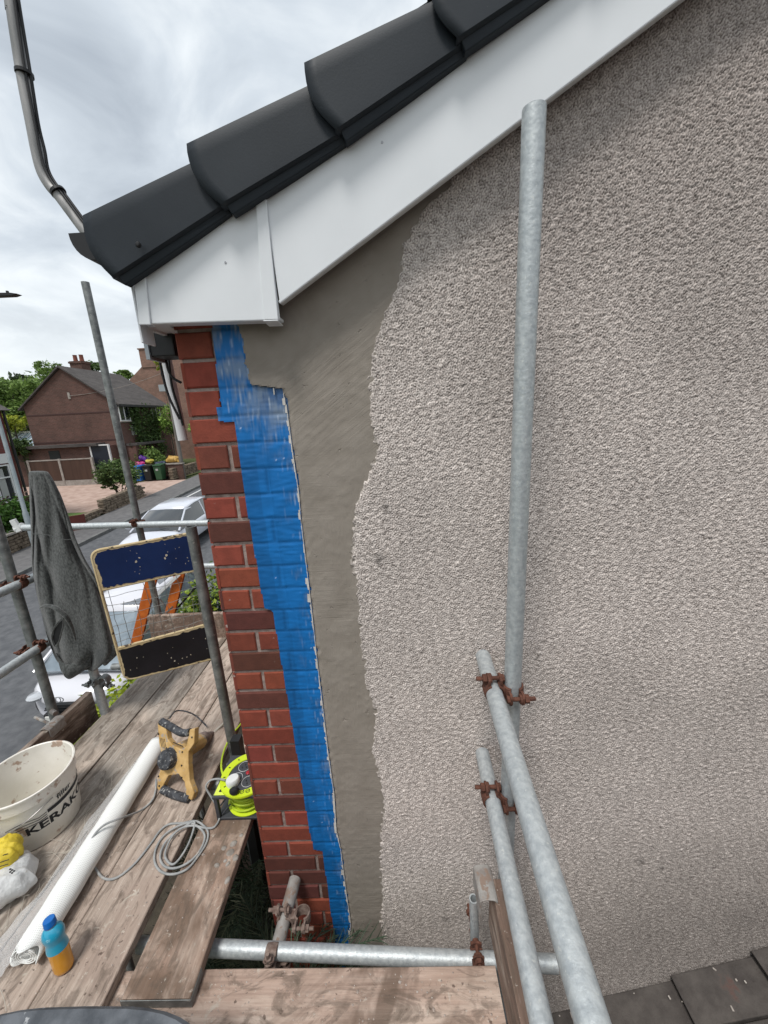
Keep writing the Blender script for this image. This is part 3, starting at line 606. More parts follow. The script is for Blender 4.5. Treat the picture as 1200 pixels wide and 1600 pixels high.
coupler((.215, -.289, -1.80), (1, 0, 0), (0, 1, 0), (0, 0, 1), 'dark red rusty clamp on the low cross tube beside the right toe board', 'rust', na=(0, 0, 1), nb=(0, 1, 0), d=.058)
# left and far side
R1Y = 1.6
stube((-2.885, R1Y, -.700), (-1.40, R1Y, -.728), 'level guard rail tube at the far end of the platform, the coupler in its middle', r=TR_)
stube((-1.95, R1Y+.055, -4.6), wp(133, 441, R1Y+.055), 'tall outer upright tube rising against the sky beyond the far rail', 'galv_dark')
coupler((-1.955, R1Y, -.716), (1, 0, 0), (0, 1, 0), (0, 0, 1), 'small rusty clamp holding the far rail to the tall outer upright', 'rust', na=(0, -.5, 1), nb=(-1, 0, .0))
a = wp(333, 884, R1Y); stube((-2.1, R1Y, a[2]), (-1.30, R1Y, a[2]), 'lower far rail, mostly hidden behind the blue and black panel')
stube((-2.125, .745, -4.7), (-2.10, .745, -.30), 'left upright tube outside the toe board, carrying two rails', 'galv_dark')
stube((-2.056, -2.6, -.795), (-2.066, 1.0, -.80), 'upper left guard rail along the street side, passing behind the grey hoodie')
stube((-2.075, -2.6, -1.20), (-2.070, 1.0, -1.20), 'lower left guard rail along the street side, passing behind the grey hoodie')
coupler((-2.061, .74, -.80), (0, 1, 0), (-1, 0, 0), (0, 0, 1), 'rusty clamp joining the upper left rail to the left upright', 'rust', na=(.2, 0, 1), nb=(0, -1, 0))
coupler((-2.070, .74, -1.20), (0, 1, 0), (-1, 0, 0), (0, 0, 1), 'rusty clamp joining the lower left rail to the left upright', 'rust', na=(.2, 0, 1), nb=(0, -1, 0))
stube((-1.842, .80, -1.725), (-1.857, .80, -.215), 'upright tube holding up the grey hoodie, its cut lower end at the platform edge', 'galv')
coupler((-1.846, .80, -1.47), (0, 0, 1), (1, 0, 0), (0, 1, 0), 'dark grey clamp on the upright just below the hanging hoodie', 'galv_dark', na=(0, -1, 0), nb=(0, 0, -1), d=.054)
stube((-.905, .50, -2.9), (-.932, .50, -.452), 'short open-topped gate post tube in front of the blue and black panel', 'galv_dark')
# white plastic end cap fitting on the far rail
m = MB(); c = wp(33, 826, R1Y); m.tube(c+(-.03, 0, 0), c+(.02, 0, .02), .034, .028, 14); m.box(c+(-.01, -.02, .03), (.045, .02, .10), [(1, 0, .3), (0, 1, 0), (-.3, 0, 1)])
MAT['whitep'] = M('white_plastic', (.62, .63, .62), (.72, .73, .72), 20, .5); tag(m.build('tube_end_fitting', 'whitep', bevel=.003), 'white plastic fitting on the left end of the far rail', 'fitting')

# ---- platform boards
def board(name, x0, x1, y0, y1, zt, th, mat, label, warp=.002, band=False, axis='y', seed=0, grp='scaffold boards of the platform', lean=(0, 0)):
    R = random.Random(seed); n = 26; m = MB(); rows = []
    L0, L1 = (y0, y1) if axis == 'y' else (x0, x1)
    for i in range(n+1):
        t_ = i/n; q = L0+(L1-L0)*t_; w = warp*sin(t_*5+seed); w2 = warp*.7*sin(t_*7+seed*2); ch = .003
        if axis == 'y': pr = [(x0+w2, zt-th), (x0+w2, zt-ch), (x0+w2+ch, zt), (x1+w2-ch, zt), (x1+w2, zt-ch), (x1+w2, zt-th)]; rows.append([(a_, q, b_+w) for a_, b_ in pr])
        else: pr = [(y0+w2, zt-th), (y0+w2, zt-ch), (y0+w2+ch, zt), (y1+w2-ch, zt), (y1+w2, zt-ch), (y1+w2, zt-th)]; rows.append([(q, a_, b_+w) for a_, b_ in pr])
    vs = [p for r_ in rows for p in r_]; fs = [(i*6+k, i*6+(k+1) % 6, (i+1)*6+(k+1) % 6, (i+1)*6+k) for i in range(n) for k in range(6)]+[tuple(range(6)), tuple(n*6+k for k in range(6))]
    m.add(vs, fs)
    if not band: return tag(m.build(name, mat), label, 'board', grp)
    t = thing(name, ((x0+x1)/2, y0, zt-th), label, 'board', grp); m.build('plank', mat, t)
    m = MB(); m.bb(x0-.002, x1+.002, y0-.003, y0-.0006, zt-th+.001, zt-.003)
    for xx in (x0-.0025, x1+.0006): m.bb(xx, xx+.0019, y0-.003, y0+.07, zt-th+.004, zt-.006)
    m.build('end_band', 'galv_dark', t, bevel=.001); return t
DZ = -1.70
board('scaffold_board', -1.848, -1.632, -1.6, 1.60, DZ, .038, 'wood_grey', 'outermost grey weathered board beside the toe board, under the bucket', seed=1)
board('scaffold_board', -1.624, -1.408, -1.6, 1.62, DZ-.001, .038, 'wood_grey', 'second weathered board from the street side, under the loose mesh edge', seed=2)
board('scaffold_board', -1.402, -1.186, -1.6, 1.60, DZ-.002, .038, 'wood', 'third board from the street side, dusty pink, under the white mesh roll', seed=3)
board('scaffold_board', -1.180, -.955, -1.6, 1.60, DZ, .038, 'wood', 'dusty board between the mesh roll and the dark open gap, under the bottle', seed=4)
board('scaffold_board', -.905, -.689, -.415, 1.60, DZ, .038, 'wood_wet', 'loose board with a metal banded end next to the bricks, under the cable reel', warp=.001, band=True, seed=5)
board('scaffold_board', -1.02, .262, -.555, -.332, DZ-.040, .038, 'wood_x', 'muddy cross board along the bottom of the picture, under the banded board', warp=.001, axis='x', seed=6)
board('scaffold_board', -1.0, .262, -.80, -.562, DZ-.041, .038, 'wood_x', 'second muddy cross board nearest the viewer', warp=.001, axis='x', seed=7)
for i_, (y0_, lb_) in enumerate(((-1.04, 'third muddy cross board, under the photographer'), (-1.28, 'fourth cross board, behind the photographer'), (-1.52, 'fifth cross board, behind the photographer'), (-1.76, 'sixth cross board, behind the photographer'), (-2.0, 'rearmost cross board of the platform'))):
    board('scaffold_board', -1.0, .262, y0_, y0_+.228, DZ-.041, .038, 'wood_x', lb_, warp=.001, axis='x', seed=8+i_)
# toe boards
def toe(pts0, pts1, th, h, mat, label):
    """board on edge between two top-edge points"""
    a, b_ = np.array(pts0, float), np.array(pts1, float); d = nrm(b_-a); s_ = nrm(np.cross(d, (0, 0, 1))); m = MB(); n = 8
    m.prism([a, b_, b_+(0, 0, -h), a+(0, 0, -h)], s_*th); return m, d, s_
m, d, s_ = toe((-1.90, .812, -1.555), (-1.90, -2.2, -1.50), .038, .20, None, None)
tag(m.build('toe_board', 'wood_dark', bevel=.004), 'dark brown toe board on edge along the street side, held by a steel clip', 'board')
m, d, s_ = toe((-2.03, 1.63, -1.484), (-1.30, 1.63, -1.482), .036, .235, None, None)
tag(m.build('toe_board', 'wood_toe', bevel=.003), 'brown toe board across the far end of the platform with a pale top edge', 'board')
m, d, s_ = toe((.262, -2.2, -1.50), (.262, -.245, -1.50), .036, .21, None, None)
tag(m.build('toe_board', 'wood_toe', bevel=.003), 'brown toe board on edge at the right below the guard rails, with a steel cap', 'board')
# steel clips
def clip(c, d, w, h, th, label, mat='galv_dirty'):
    c = np.array(c, float); d = nrm(d); s_ = nrm(np.cross(d, (0, 0, 1))); m = MB(); n = 8; prof = []
    for i in range(n+1):
        an = pi*i/n; prof.append((cos(an)*(th/2+.006), sin(an)*.012))
    prof = [(th/2+.006, -h)]+prof+[(-th/2-.006, -h)]; inn = [(a_*.80, b_-.004 if b_ > -h else b_) for a_, b_ in prof][::-1]
    m.prism([c-d*w/2+s_*a_+np.array([0, 0, b_]) for a_, b_ in prof+inn], d*w); return tag(m.build('toe_board_clip', mat, bevel=.002), label, 'clip')
clip((.244, -.262, -1.496), (0, 1, 0), .10, .07, .046, 'concrete-splashed steel cap over the end of the right toe board')
clip((-1.919, .55, -1.55), (0, 1, 0), .10, .05, .042, 'steel clip over the dark toe board next to the left upright')
m = MB(); m.tube((-1.94, .56, -1.56), (-2.13, .66, -1.60), .008, n=8); m.tube((-1.96, .62, -1.545), (-2.0, .64, -1.545), .014, n=8); tag(m.build('clip_bolt', 'galv_dirty'), 'bolt and strap from the toe board clip to the left upright', 'bolt')
# transoms carrying the deck
for yy in (.35, 1.35): stube((-2.2, yy, -1.765), (-.66, yy, -1.765), 'tube under the platform boards carrying them, %s' % ('near the drill' if yy < 1 else 'near the far end'), 'galv_dark')
# crumbs and dust on the boards
m = MB(); R = random.Random(12)
for k in range(520):
    if R.random() < .55: x = R.uniform(-.95, .24); y = R.uniform(-.54, -.34); z = DZ-.0395
    else: x = R.choice((R.uniform(-1.17, -.96), R.uniform(-.90, -.70), R.uniform(-1.40, -1.19))); y = R.uniform(-.41, .55); z = DZ+.0005
    if -.91 < x < -.68 and z < DZ-.01 and y > -.42: continue
    s_ = R.uniform(.0012, .0036)*(2.2 if R.random() < .06 else 1); an = R.uniform(0, 6)
    P = [(x+s_*cos(an+q*1.26)*R.uniform(.6, 1.2), y+s_*sin(an+q*1.26)*R.uniform(.6, 1.2), z) for q in range(5)]; top = (x, y, z+s_*R.uniform(.5, 1))
    g_ = R.uniform(.75, 1.1); m.add(P+[top], [(0, 1, 5), (1, 2, 5), (2, 3, 5), (3, 4, 5), (4, 0, 5)], (g_, g_, g_))
MAT['crumbt'] = M('crumbs', (.30, .23, .19), (.47, .42, .38), 60, .95, attr=True)
o = m.build('mortar_crumbs', 'crumbt', origin=(-.7, 0, DZ)); tag(o, 'small mortar crumbs and grit scattered over the boards', 'debris'); o['kind'] = 'stuff'
# lumps of dried mortar on the banded board
m = MB(); R = random.Random(4)
for (px, py, s_) in ((365, 1318, .016), (356, 1350, .011), (352, 1345, .008), (339, 1352, .012), (372, 1375, .014), (377, 1305, .009), (360, 1332, .014), (350, 1325, .010), (368, 1340, .012)):
    p = lp(px, py, DZ)
    if p[0] > -.697: p[0] = -.700
    m.lathe([(s_, -.001), (s_*.9, s_*.14), (s_*.5, s_*.34), (.0001, s_*.4)], p, [(cos(px), sin(px), 0), (-sin(px), cos(px), 0), (0, 0, 1)], 9, 1, R.uniform(.6, 1.3))
MAT['daub'] = M('dried_mortar', (.20, .175, .15), (.34, .31, .28), 50, .95, bscale=120, bstr=.5)
o = m.build('dried_mortar', 'daub', smooth=True); tag(o, 'patch of dried grey mortar stuck on the banded board below the reel', 'debris'); o['kind'] = 'stuff'
# black prop under the board end, far below among the plants
m = MB(); a = wp(388, 1262, .40); b_ = wp(408, 1375, .40); m.box((a+b_)/2, (.045, .045, np.linalg.norm(a-b_)+.9), [(1, 0, 0), (0, 1, 0), (b_-a)]); tag(m.build('prop_post', 'black'), 'black square post standing under the banded board beside the brick corner', 'post')

# ================================================================== BLUE AND BLACK MESH PANEL
pa = nrm((1293, 652, 0)); pA = np.array([-.925, .545, 0]); pn = np.array([pa[1], -pa[0], 0])
def pp(s_, z, o_=0): return pA-pa*s_+np.array([0, 0, z])+pn*o_     # s_: metres left of the gate post
def pxy(px, py):
    d = ray(px, py); n_ = pn; t_ = (pA-CP).dot(n_)/d.dot(n_); q = CP+t_*d; return ((pA-q).dot(pa), q[2])
panel = thing('safety_panel', tuple(pp(.25, -1.2)), 'chipped metal panel with blue and black bands and wire mesh between them', 'panel')
def rag_poly(L, n=14, amp=.0022, seed=0):
    R = random.Random(seed); out = []
    for i in range(len(L)):
        a, b_ = np.array(L[i]), np.array(L[(i+1) % len(L)]); k = max(1, int(np.linalg.norm(b_-a)/.012))
        for j in range(k): out.append(a+(b_-a)*j/k+np.array([R.gauss(0, amp), R.gauss(0, amp)]))
    return out
def rnd_rect(L, r_, which):
    out = []; n = len(L)
    for i in range(n):
        p = np.array(L[i]); a = nrm(np.array(L[i-1])-p); b_ = nrm(np.array(L[(i+1) % n])-p)
        if i in which:
            for t_ in np.linspace(0, 1, 7): out.append(p+a*r_*(1-t_)**2+b_*r_*t_**2)
        else: out.append(p)
    return out
def pprism(L, o_, th, nm, mat, **k):
    m = MB(); m.prism([pp(a, b_, o_) for a, b_ in L], pn*th); return m.build(nm, mat, panel, **k)
tlc, trc, mlc, mrc = pxy(141, 862), pxy(305, 832), pxy(160, 922), pxy(312, 890)
nlc, nrc, blc, brc = pxy(184, 1013), pxy(322, 976), pxy(196, 1063), pxy(337, 1028)
MAT['cream'] = M('chipped_cream_paint', (.50, .38, .20), (.62, .50, .30), 12, .6, spot=(.07, .05, .035), sscale=26, sth=.60, bscale=50, bstr=.3)
MAT['navy'] = M('navy_blue_paint', (.008, .022, .085), (.012, .032, .12), 6, .35, bscale=60, bstr=.12, spot=(.05, .05, .07), sscale=60, sth=.72)
MAT['blackpaint'] = M('black_paint', (.008, .007, .009), (.014, .013, .017), 6, .38, bscale=60, bstr=.15, spot=(.10, .09, .08), sscale=70, sth=.72)
pprism(rnd_rect([tlc, trc, mrc, mlc], .035, (0,)), 0, .003, 'upper_plate', 'cream')
pprism(rnd_rect([nlc, nrc, brc, blc], .035, (3,)), 0, .003, 'lower_plate', 'cream')
def shr(L, l, r_, t_, b_): return [(L[0][0]-l, L[0][1]-t_), (L[1][0]+r_, L[1][1]-t_), (L[2][0]+r_, L[2][1]+b_), (L[3][0]-l, L[3][1]+b_)]
pprism(rag_poly(rnd_rect(shr([tlc, trc, mrc, mlc], .010, -.004, .008, .008), .03, (0,)), seed=1), .0032, .001, 'blue_band', 'navy')
pprism(rag_poly(rnd_rect(shr([nlc, nrc, brc, blc], .006, -.004, .009, .006), .03, (3,)), seed=2), .0032, .001, 'black_band', 'blackpaint')
m = MB()                                           # rolled rim round the panel
rim = [pp(*p, .001) for p in rnd_rect([tlc, trc], .0, ())]; 
e1 = rnd_rect([trc, tlc, blc, brc], .04, (1, 2)); m.path([pp(a, b_, -.002) for a, b_ in e1], .0065, 8)
for a, b_ in ((mlc, mrc), (nlc, nrc)): m.tube(pp(*a, -.002), pp(*b_, -.002), .006, n=8)
m.build('rim', 'cream', panel, smooth=True)
MAT['chip'] = M('bare_cream_chip', (.46, .40, .30), (.62, .56, .46), 60, .8)
m = MB(); R = random.Random(6)
def chip(px, py, s_, bandseed):
    c = pxy(px, py); k = 7; m.add([pp(c[0]+s_*cos(q*.9+bandseed)*R.uniform(.3, 1.2), c[1]+s_*1.2*sin(q*.9+bandseed)*R.uniform(.3, 1.2), .0046) for q in range(k)], [tuple(range(k))])
for q in ((213, 877, .006), (218, 871, .004), (219, 885, .002), (219, 890, .002), (218, 896, .002), (211, 893, .0015), (214, 864, .002), (260, 867, .008), (258, 872, .005), (262, 862, .003), (258, 850, .0025), (274, 857, .002), (280, 855, .0025), (293, 871, .003), (295, 876, .003), (290, 880, .003), (275, 872, .002), (198, 876, .0015), (204, 860, .0015), (266, 880, .0012)): chip(*q, q[0])
for q in ((214, 1027, .003), (224, 1026, .002), (268, 1027, .004), (273, 1032, .004), (279, 1036, .0025), (285, 1028, .003), (292, 1026, .0035), (298, 1022, .003), (262, 1020, .002), (270, 1011, .002), (302, 997, .002), (321, 997, .003), (323, 1013, .003), (204, 1046, .0025), (214, 1043, .002), (250, 1040, .002)): chip(*q, q[1])
MAT['chip'].use_backface_culling = False
m.build('paint_chips', 'chip', panel, fixn=False)
m = MB(); R = random.Random(9)
for i, t_ in enumerate(np.linspace(.05, .97, 9)):         # bent uprights and cross wires
    a = np.array(mlc)*(1-t_)+np.array(mrc)*t_; b_ = np.array(nlc)*(1-t_)+np.array(nrc)*t_; w = .012*sin(i*1.7)
    if i in (1, 2): a = a*.75+b_*.25
    m.path([pp(*(a*(1-q)+b_*q+np.array([w*sin(pi*q)+R.uniform(-.003, .003), 0])), .0015) for q in np.linspace(0, 1, 7)], .0012, 5)
for j, t_ in enumerate(np.linspace(.14, .90, 6)):
    a = np.array(mlc)*(1-t_)+np.array(nlc)*t_; b_ = np.array(mrc)*(1-t_)+np.array(nrc)*t_
    m.path([pp(*(a*(1-q)+b_*q+np.array([0, .006*sin(q*6+j*1.3)+R.uniform(-.003, .003)])), .0015) for q in np.linspace(0, 1, 10)], .0012, 5)
MAT['wire'] = M('dull_wire', (.20, .20, .19), (.34, .33, .31), 40, .5, .6); m.build('wire_mesh', 'wire', panel)

# ================================================================== GREY HOODIE over the upright
MAT['marl'] = m_ = M('grey_marl_jersey', (.026, .028, .027), (.112, .118, .115), 130, .95, spec=.15, stretch=(1, 1, .55), lo=.3, hi=.7); nt = m_.node_tree; bs = nt.nodes['Principled BSDF']
b1 = bump(nt, bs, noise(nt, 300, 3, .6), .35, .002); bs.inputs['Sheen Weight'].default_value = .25
hood = thing('hoodie', (-1.846, .80, -1.45), 'dark grey marl hoodie hung over the top of an upright scaffold tube', 'hoodie')
LE = [(735, 45), (760, 46), (800, 48), (850, 49), (880, 49), (900, 51), (930, 57), (960, 65), (990, 73), (1010, 80), (1030, 88), (1042, 100)]
RI = [(735, 73), (750, 83), (775, 95), (800, 104), (840, 117), (870, 131), (900, 150), (930, 160), (960, 170), (985, 177), (1005, 182), (1025, 168), (1042, 150)]
ys_ = np.array([736, 739, 744]+list(range(752, 1033, 8))+[1034, 1038, 1041])
le_ = np.interp(ys_, [a for a, _ in LE], [b_ for _, b_ in LE]); ri_ = np.interp(ys_, [a for a, _ in RI], [b_ for _, b_ in RI])
HY = .785; nth = 72; rows = []
for k, yy in enumerate(ys_):
    a, b_ = wp(le_[k], yy, HY), wp(ri_[k], yy, HY); c = (a+b_)/2; w = np.linalg.norm(b_-a)/2; t_ = k/len(ys_); dep_ = min(.03+.15*t_, w*.8+.01)
    row = []
    for i in range(nth):
        th = 2*pi*i/nth; cx, cy = cos(th), sin(th); fold = 1.0
        f1 = sin(th*5+2.2*t_*3+.6)*.055*t_+sin(th*9-4*t_+1)*.04*min(1, t_*2)+sin(th*3+7*t_)*.05*t_
        diag = .03*min(1, t_*3)*sin(th*7+14*t_)
        rr_ = 1+(f1+diag)*(1 if cy < 0 else .6); ww = 1+.02*sin(th*4+t_*9)
        sq = lambda v_: np.sign(v_)*abs(v_)**.72
        rg = lambda v_: (1-abs(sin(v_)))**2
        fld = .045*min(1, t_*2.5)*(rg(th*2.5-3.4*t_+.2)*(cy < 0)+rg(th*3.5+4.5*t_+1.1)*.8)+.012*rg(th*6+9*t_)*min(1, t_*3)
        vd = c-CP; vd = nrm((vd[0], vd[1], 0)); p = c+(b_-a)/2*sq(cx)*ww+vd*(sq(cy)*dep_*rr_+(fld if cy < 0 else -fld))
        if k < 2: p = c+(p-c)*(.94, .99)[k]
        row.append(p)
    rows.append(row)
m = MB(); vs = [p for r_ in rows for p in r_]; nr = nth
fs = [(i*nr+k, i*nr+(k+1) % nr, (i+1)*nr+(k+1) % nr, (i+1)*nr+k) for i in range(len(rows)-1) for k in range(nr)]; fs.append(tuple(range(nr)))
m.add(vs, fs); m.build('body', 'marl', hood, smooth=True, thick=.003, sub=1)
# ribbed hem hanging below, split in two lobes
def cloth_strip(name, top, bot, y, bulge, thick=.005, parent=hood, mat='marl', nu=18, nv=6):
    T = spline([wp(a, b_, y) for a, b_ in top], 8); B = spline([wp(a, b_, y) for a, b_ in bot], 8); T = np.array(T); B = np.array(B)
    def fn(u, v):
        i = u*(len(T)-1); j = u*(len(B)-1); a = T[int(i)]+(T[min(int(i)+1, len(T)-1)]-T[int(i)])*(i % 1); b_ = B[int(j)]+(B[min(int(j)+1, len(B)-1)]-B[int(j)])*(j % 1)
        p = a*(1-v)+b_*v; return p+np.array([0, -bulge*sin(pi*u)*(.6+.4*sin(pi*v))-.001*sin(u*31), 0])
    m = MB(); m.grid(fn, nu*2, nv); return m.build(name, mat, parent, smooth=True, thick=thick)
cloth_strip('hem', [(88, 1020), (105, 1031), (122, 1031), (143, 1024)], [(97, 1038), (108, 1050), (117, 1055), (142, 1040)], .72, .05)
cloth_strip('hem', [(146, 1022), (160, 1017), (172, 1010), (183, 1003)], [(160, 1036), (168, 1037), (176, 1030), (184, 1022)], .72, .03)
# pocket flap and dark opening, seam line across the yoke
m = MB(); m.prism([on(a, b_, 1, .57) for a, b_ in ((98, 968), (91, 974), (85, 984), (82, 996), (86, 1008), (91, 1002), (95, 988), (97, 977))], (0, .004, 0)); m.build('pocket_opening', 'black', hood)
m = MB(); pk = [on(a, b_, 1, .566) for a, b_ in ((99, 964), (91, 972), (84, 983), (81, 996), (86, 1010), (92, 1003), (96, 988), (99, 976), (99, 964))]; m.path(spline(pk, 6), .0032, 8); m.build('pocket_welt', 'marl', hood, smooth=True)
m = MB(); pk = [on(a, b_, 1, y_) for a, b_, y_ in ((62, 950, .64), (70, 946, .585), (82, 948, .57), (94, 955, .568), (105, 966, .575), (113, 982, .60), (118, 1000, .65))]; sp_ = spline(pk, 6); m.path(sp_, [.003+.008*sin(pi*i/(len(sp_)-1)) for i in range(len(sp_))], 10); m.build('pocket_fold', 'marl', hood, smooth=True)
m = MB(); P = [on(a, b_, 1, .66) for a, b_ in ((49, 834), (62, 834), (76, 834), (90, 838), (104, 842), (114, 843))]; m.path(spline([p+np.array([0, -.004*sin(i*pi/5)*4, 0]) for i, p in enumerate(P)], 6), .0016, 6); m.build('seam', 'marl', hood)
# ================================================================== THINGS ON THE PLATFORM
# ---- white mixing bucket
BX, BY = -1.645, .135; br, tr_, bh = .138, .165, .275
MAT['bucket'] = m_ = M('cream_bucket_plastic', (.68, .65, .58), (.80, .77, .71), 7, .4, spot=(.42, .31, .24), sscale=16, sth=.60, bscale=60, bstr=.3)
bucket = thing('bucket', (BX, BY, DZ), 'big cream plastic bucket splashed with plaster, black lettering on its side', 'bucket')
prof = [(br, .0), (br+.004, .004), (br+(tr_-br)*.72, bh*.72), (tr_-.006, bh*.78), (tr_, bh*.80), (tr_+.001, bh*.97), (tr_+.006, bh*.975), (tr_+.006, bh), (tr_+.001, bh+.002), (tr_-.003, bh-.001),
        (tr_-.006, bh*.8), (br+(tr_-br)*.7-.004, bh*.7), (br-.003, .006), (.0001, .005)]
m = MB(); m.lathe(prof, (BX, BY, DZ), n=64); m.build('body', 'bucket', bucket, smooth=True)
def bk(an, z, off=.0028):
    r_ = br+(tr_-br)*z/bh*1.0 if z < bh*.76 else tr_
    return np.array([BX+(r_+off)*cos(an), BY+(r_+off)*sin(an), DZ+z])
MAT['ink'] = M('black_print', (.015, .015, .017), None, rough=.6)
def text_mesh(s_, size, shear=0., bold=0.):
    cu = bpy.data.curves.new('t', 'FONT'); cu.body = s_; cu.size = size; cu.shear = shear; cu.offset = bold; cu.resolution_u = 3
    to = bpy.data.objects.new('t', cu); COL.objects.link(to); dg = bpy.context.evaluated_depsgraph_get(); me = bpy.data.meshes.new_from_object(to.evaluated_get(dg))
    v = np.array([tuple(q.co) for q in me.vertices]); f = [tuple(p.vertices) for p in me.polygons]
    bpy.data.objects.remove(to); bpy.data.curves.remove(cu); bpy.data.meshes.remove(me); return v, f
A0 = radians(-60)
v, f = text_mesh('KERAKOLL', .058, .0, .0016); R0 = br+(tr_-br)*.38
m = MB(); m.add([bk(A0+x*1.12/R0, .088+y_*.92) for x, y_, _ in v], f)
m.build('lettering', 'ink', bucket, fixn=False)
v, f = text_mesh('filler', .034, .0, .0005); m = MB(); m.add([bk(A0+(x+.115)/R0, .175+y_) for x, y_, _ in v], f)
def band_on(a0, a1, z0, z1, n=14): m.grid(lambda u, v: bk(a0+(a1-a0)*u, z0+(z1-z0)*v), n, 2)
band_on(A0+.078/R0, A0+.36/R0, .146, .163)
for k in range(3):
    L = [(-.055+t_*.13, .145-.011*k+.016*sin(min(1, t_*1.25)*pi)*(1-.2*k)+.012*t_*t_) for t_ in np.linspace(0, 1, 16)]
    for (x0, z0), (x1, z1) in zip(L[:-1], L[1:]): a, b_ = bk(A0+x0/R0, z0), bk(A0+x1/R0, z1); m.add([a, b_, b_+(0, 0, -.003), a+(0, 0, -.003)], [(0, 1, 2, 3)])
R = random.Random(31)
for k in range(9):
    band_on(A0-.125/R0, A0-(.125-.010-.006*(k % 2))/R0, .03+.014*k, .032+.014*k, 3)
    band_on(A0-.100/R0, A0-.094/R0, .03+.014*k, .034+.014*k, 2)
m.build('printed_marks', 'ink', bucket, fixn=False)
m = MB(); P = [bk(radians(-170), .205, .006), bk(radians(-150), .17, .02), bk(radians(-128), .125, .022), bk(radians(-105), .118, .02), bk(radians(-80), .142, .016), bk(radians(-52), .175, .012), bk(radians(-20), .205, .006)]
m.path(spline(P, 8), .0021, 8); MAT['steelwire'] = M('steel_wire', (.30, .29, .28), None, rough=.4, metal=.7); m.build('handle', 'steelwire', bucket, smooth=True)

# ---- yellow and white cement bag
def lump(name, c, sz, mat, parent, seed, squash=.6, ax=None, lim=None):
    R = np.random.default_rng(seed); ph = R.uniform(0, 6, 12); ax = np.eye(3) if ax is None else np.array([nrm(a) for a in ax])
    def fn(u, v):
        th = 2*pi*u; f_ = pi*v; x, y_, z = cos(th)*sin(f_), sin(th)*sin(f_), cos(f_)
        sx = np.sign(x)*abs(x)**squash; sy = np.sign(y_)*abs(y_)**squash; sz_ = np.sign(z)*abs(z)**.8
        w = 1+.05*sin(5*sx+ph[0]+3*sz_)+.04*sin(8*sy+ph[1]+2*sx)+.03*sin(13*(sx+sy)+ph[2])+.025*sin(17*sx-9*sy+ph[3])
        return np.array(c)+(ax[0]*sx*sz[0]*w+ax[1]*sy*sz[1]*w+ax[2]*sz_*sz[2]*w)
    m = MB(); m.grid(fn, 48, 26, closed=True); return m.build(name, mat, parent, smooth=True)
bag = thing('cement_bag', (-1.72, -.15, DZ), 'crumpled yellow and white paper sack leaning against the bucket', 'bag')
MAT['bagw'] = M('white_paper_sack', (.55, .56, .56), (.68, .68, .67), 9, .7, bscale=28, bstr=.8, bdist=.012, spot=(.40, .36, .30), sscale=18, sth=.68)
MAT['bagy'] = M('yellow_paper_sack', (.58, .43, .03), (.68, .53, .05), 8, .6, bscale=25, bstr=.8, bdist=.012)
c = lp(-20, 1392, DZ+.06); lump('lower_sack', c, (.135, .085, .06), 'bagw', bag, 5, .55, [(.75, .66, 0), (-.66, .75, 0), (0, 0, 1)])
c = lp(-6, 1347, DZ+.115); lump('upper_sack', c, (.075, .055, .05), 'bagy', bag, 6, .6, [(.6, .7, .2), (-.7, .6, 0), (-.2, 0, 1)])
m = MB()
for a, b_, c_, d_ in ((-10, 1352, 14, 1343), (-10, 1358, 13, 1350), (2, 1338, 12, 1334)):
    P, Q_ = lp(a, b_, DZ+.158), lp(c_, d_, DZ+.158); m.path([P, (P+Q_)/2+(0, 0, .002), Q_], .0015, 5)
for k in range(5): q = lp(16+k % 3*3, 1358+k*1.5, DZ+.135); m.box(q, (.006, .004, .003))
m.build('print', 'ink', bag)

# ---- roll of glass-fibre mesh with loose skirt
MAT['scrim'] = m_ = M('white_fibre_mesh', (.70, .71, .69), None, rough=.8, spec=.2); nt = m_.node_tree; bs = nt.nodes['Principled BSDF']
tcn = nt.nodes.new('ShaderNodeTexCoord'); sx = nt.nodes.new('ShaderNodeSeparateXYZ'); nt.links.new(tcn.outputs['UV'], sx.inputs[0])
def grid_lines(nt, so_, per, wdt):
    a = N(nt, 'ShaderNodeMath', operation='MULTIPLY'); nt.links.new(so_, a.inputs[0]); a.inputs[1].default_value = 1/per
    f_ = N(nt, 'ShaderNodeMath', operation='FRACT'); nt.links.new(a.outputs[0], f_.inputs[0]); l = N(nt, 'ShaderNodeMath', operation='LESS_THAN'); nt.links.new(f_.outputs[0], l.inputs[0]); l.inputs[1].default_value = wdt; return l.outputs[0]
mxn = N(nt, 'ShaderNodeMath', operation='MAXIMUM'); nt.links.new(grid_lines(nt, sx.outputs[0], .0055, .42), mxn.inputs[0]); nt.links.new(grid_lines(nt, sx.outputs[1], .0055, .42), mxn.inputs[1])
nt.links.new(mixc(nt, mxn.outputs[0], (.62, .62, .60), (.82, .83, .81)), bs.inputs['Base Color'])
MAT['scrim_open'] = m2_ = M('open_fibre_mesh', (.62, .62, .62), None, rough=.8, spec=.2); nt = m2_.node_tree; bs = nt.nodes['Principled BSDF']
tcn = nt.nodes.new('ShaderNodeTexCoord'); sx = nt.nodes.new('ShaderNodeSeparateXYZ'); nt.links.new(tcn.outputs['UV'], sx.inputs[0]); mxn = N(nt, 'ShaderNodeMath', operation='MAXIMUM')
nt.links.new(grid_lines(nt, sx.outputs[0], .0050, .24), mxn.inputs[0]); nt.links.new(grid_lines(nt, sx.outputs[1], .0050, .24), mxn.inputs[1]); nt.links.new(mxn.outputs[0], bs.inputs['Alpha'])
def uvify(o, fn):
    uv = o.data.uv_layers.new(name='uv'); 
    for l in o.data.loops: uv.data[l.index].uv = fn(l.vertex_index)
roll = thing('mesh_roll', (-1.28, .05, DZ), 'long roll of white glass fibre mesh lying along the boards with a loose grey skirt', 'mesh roll')
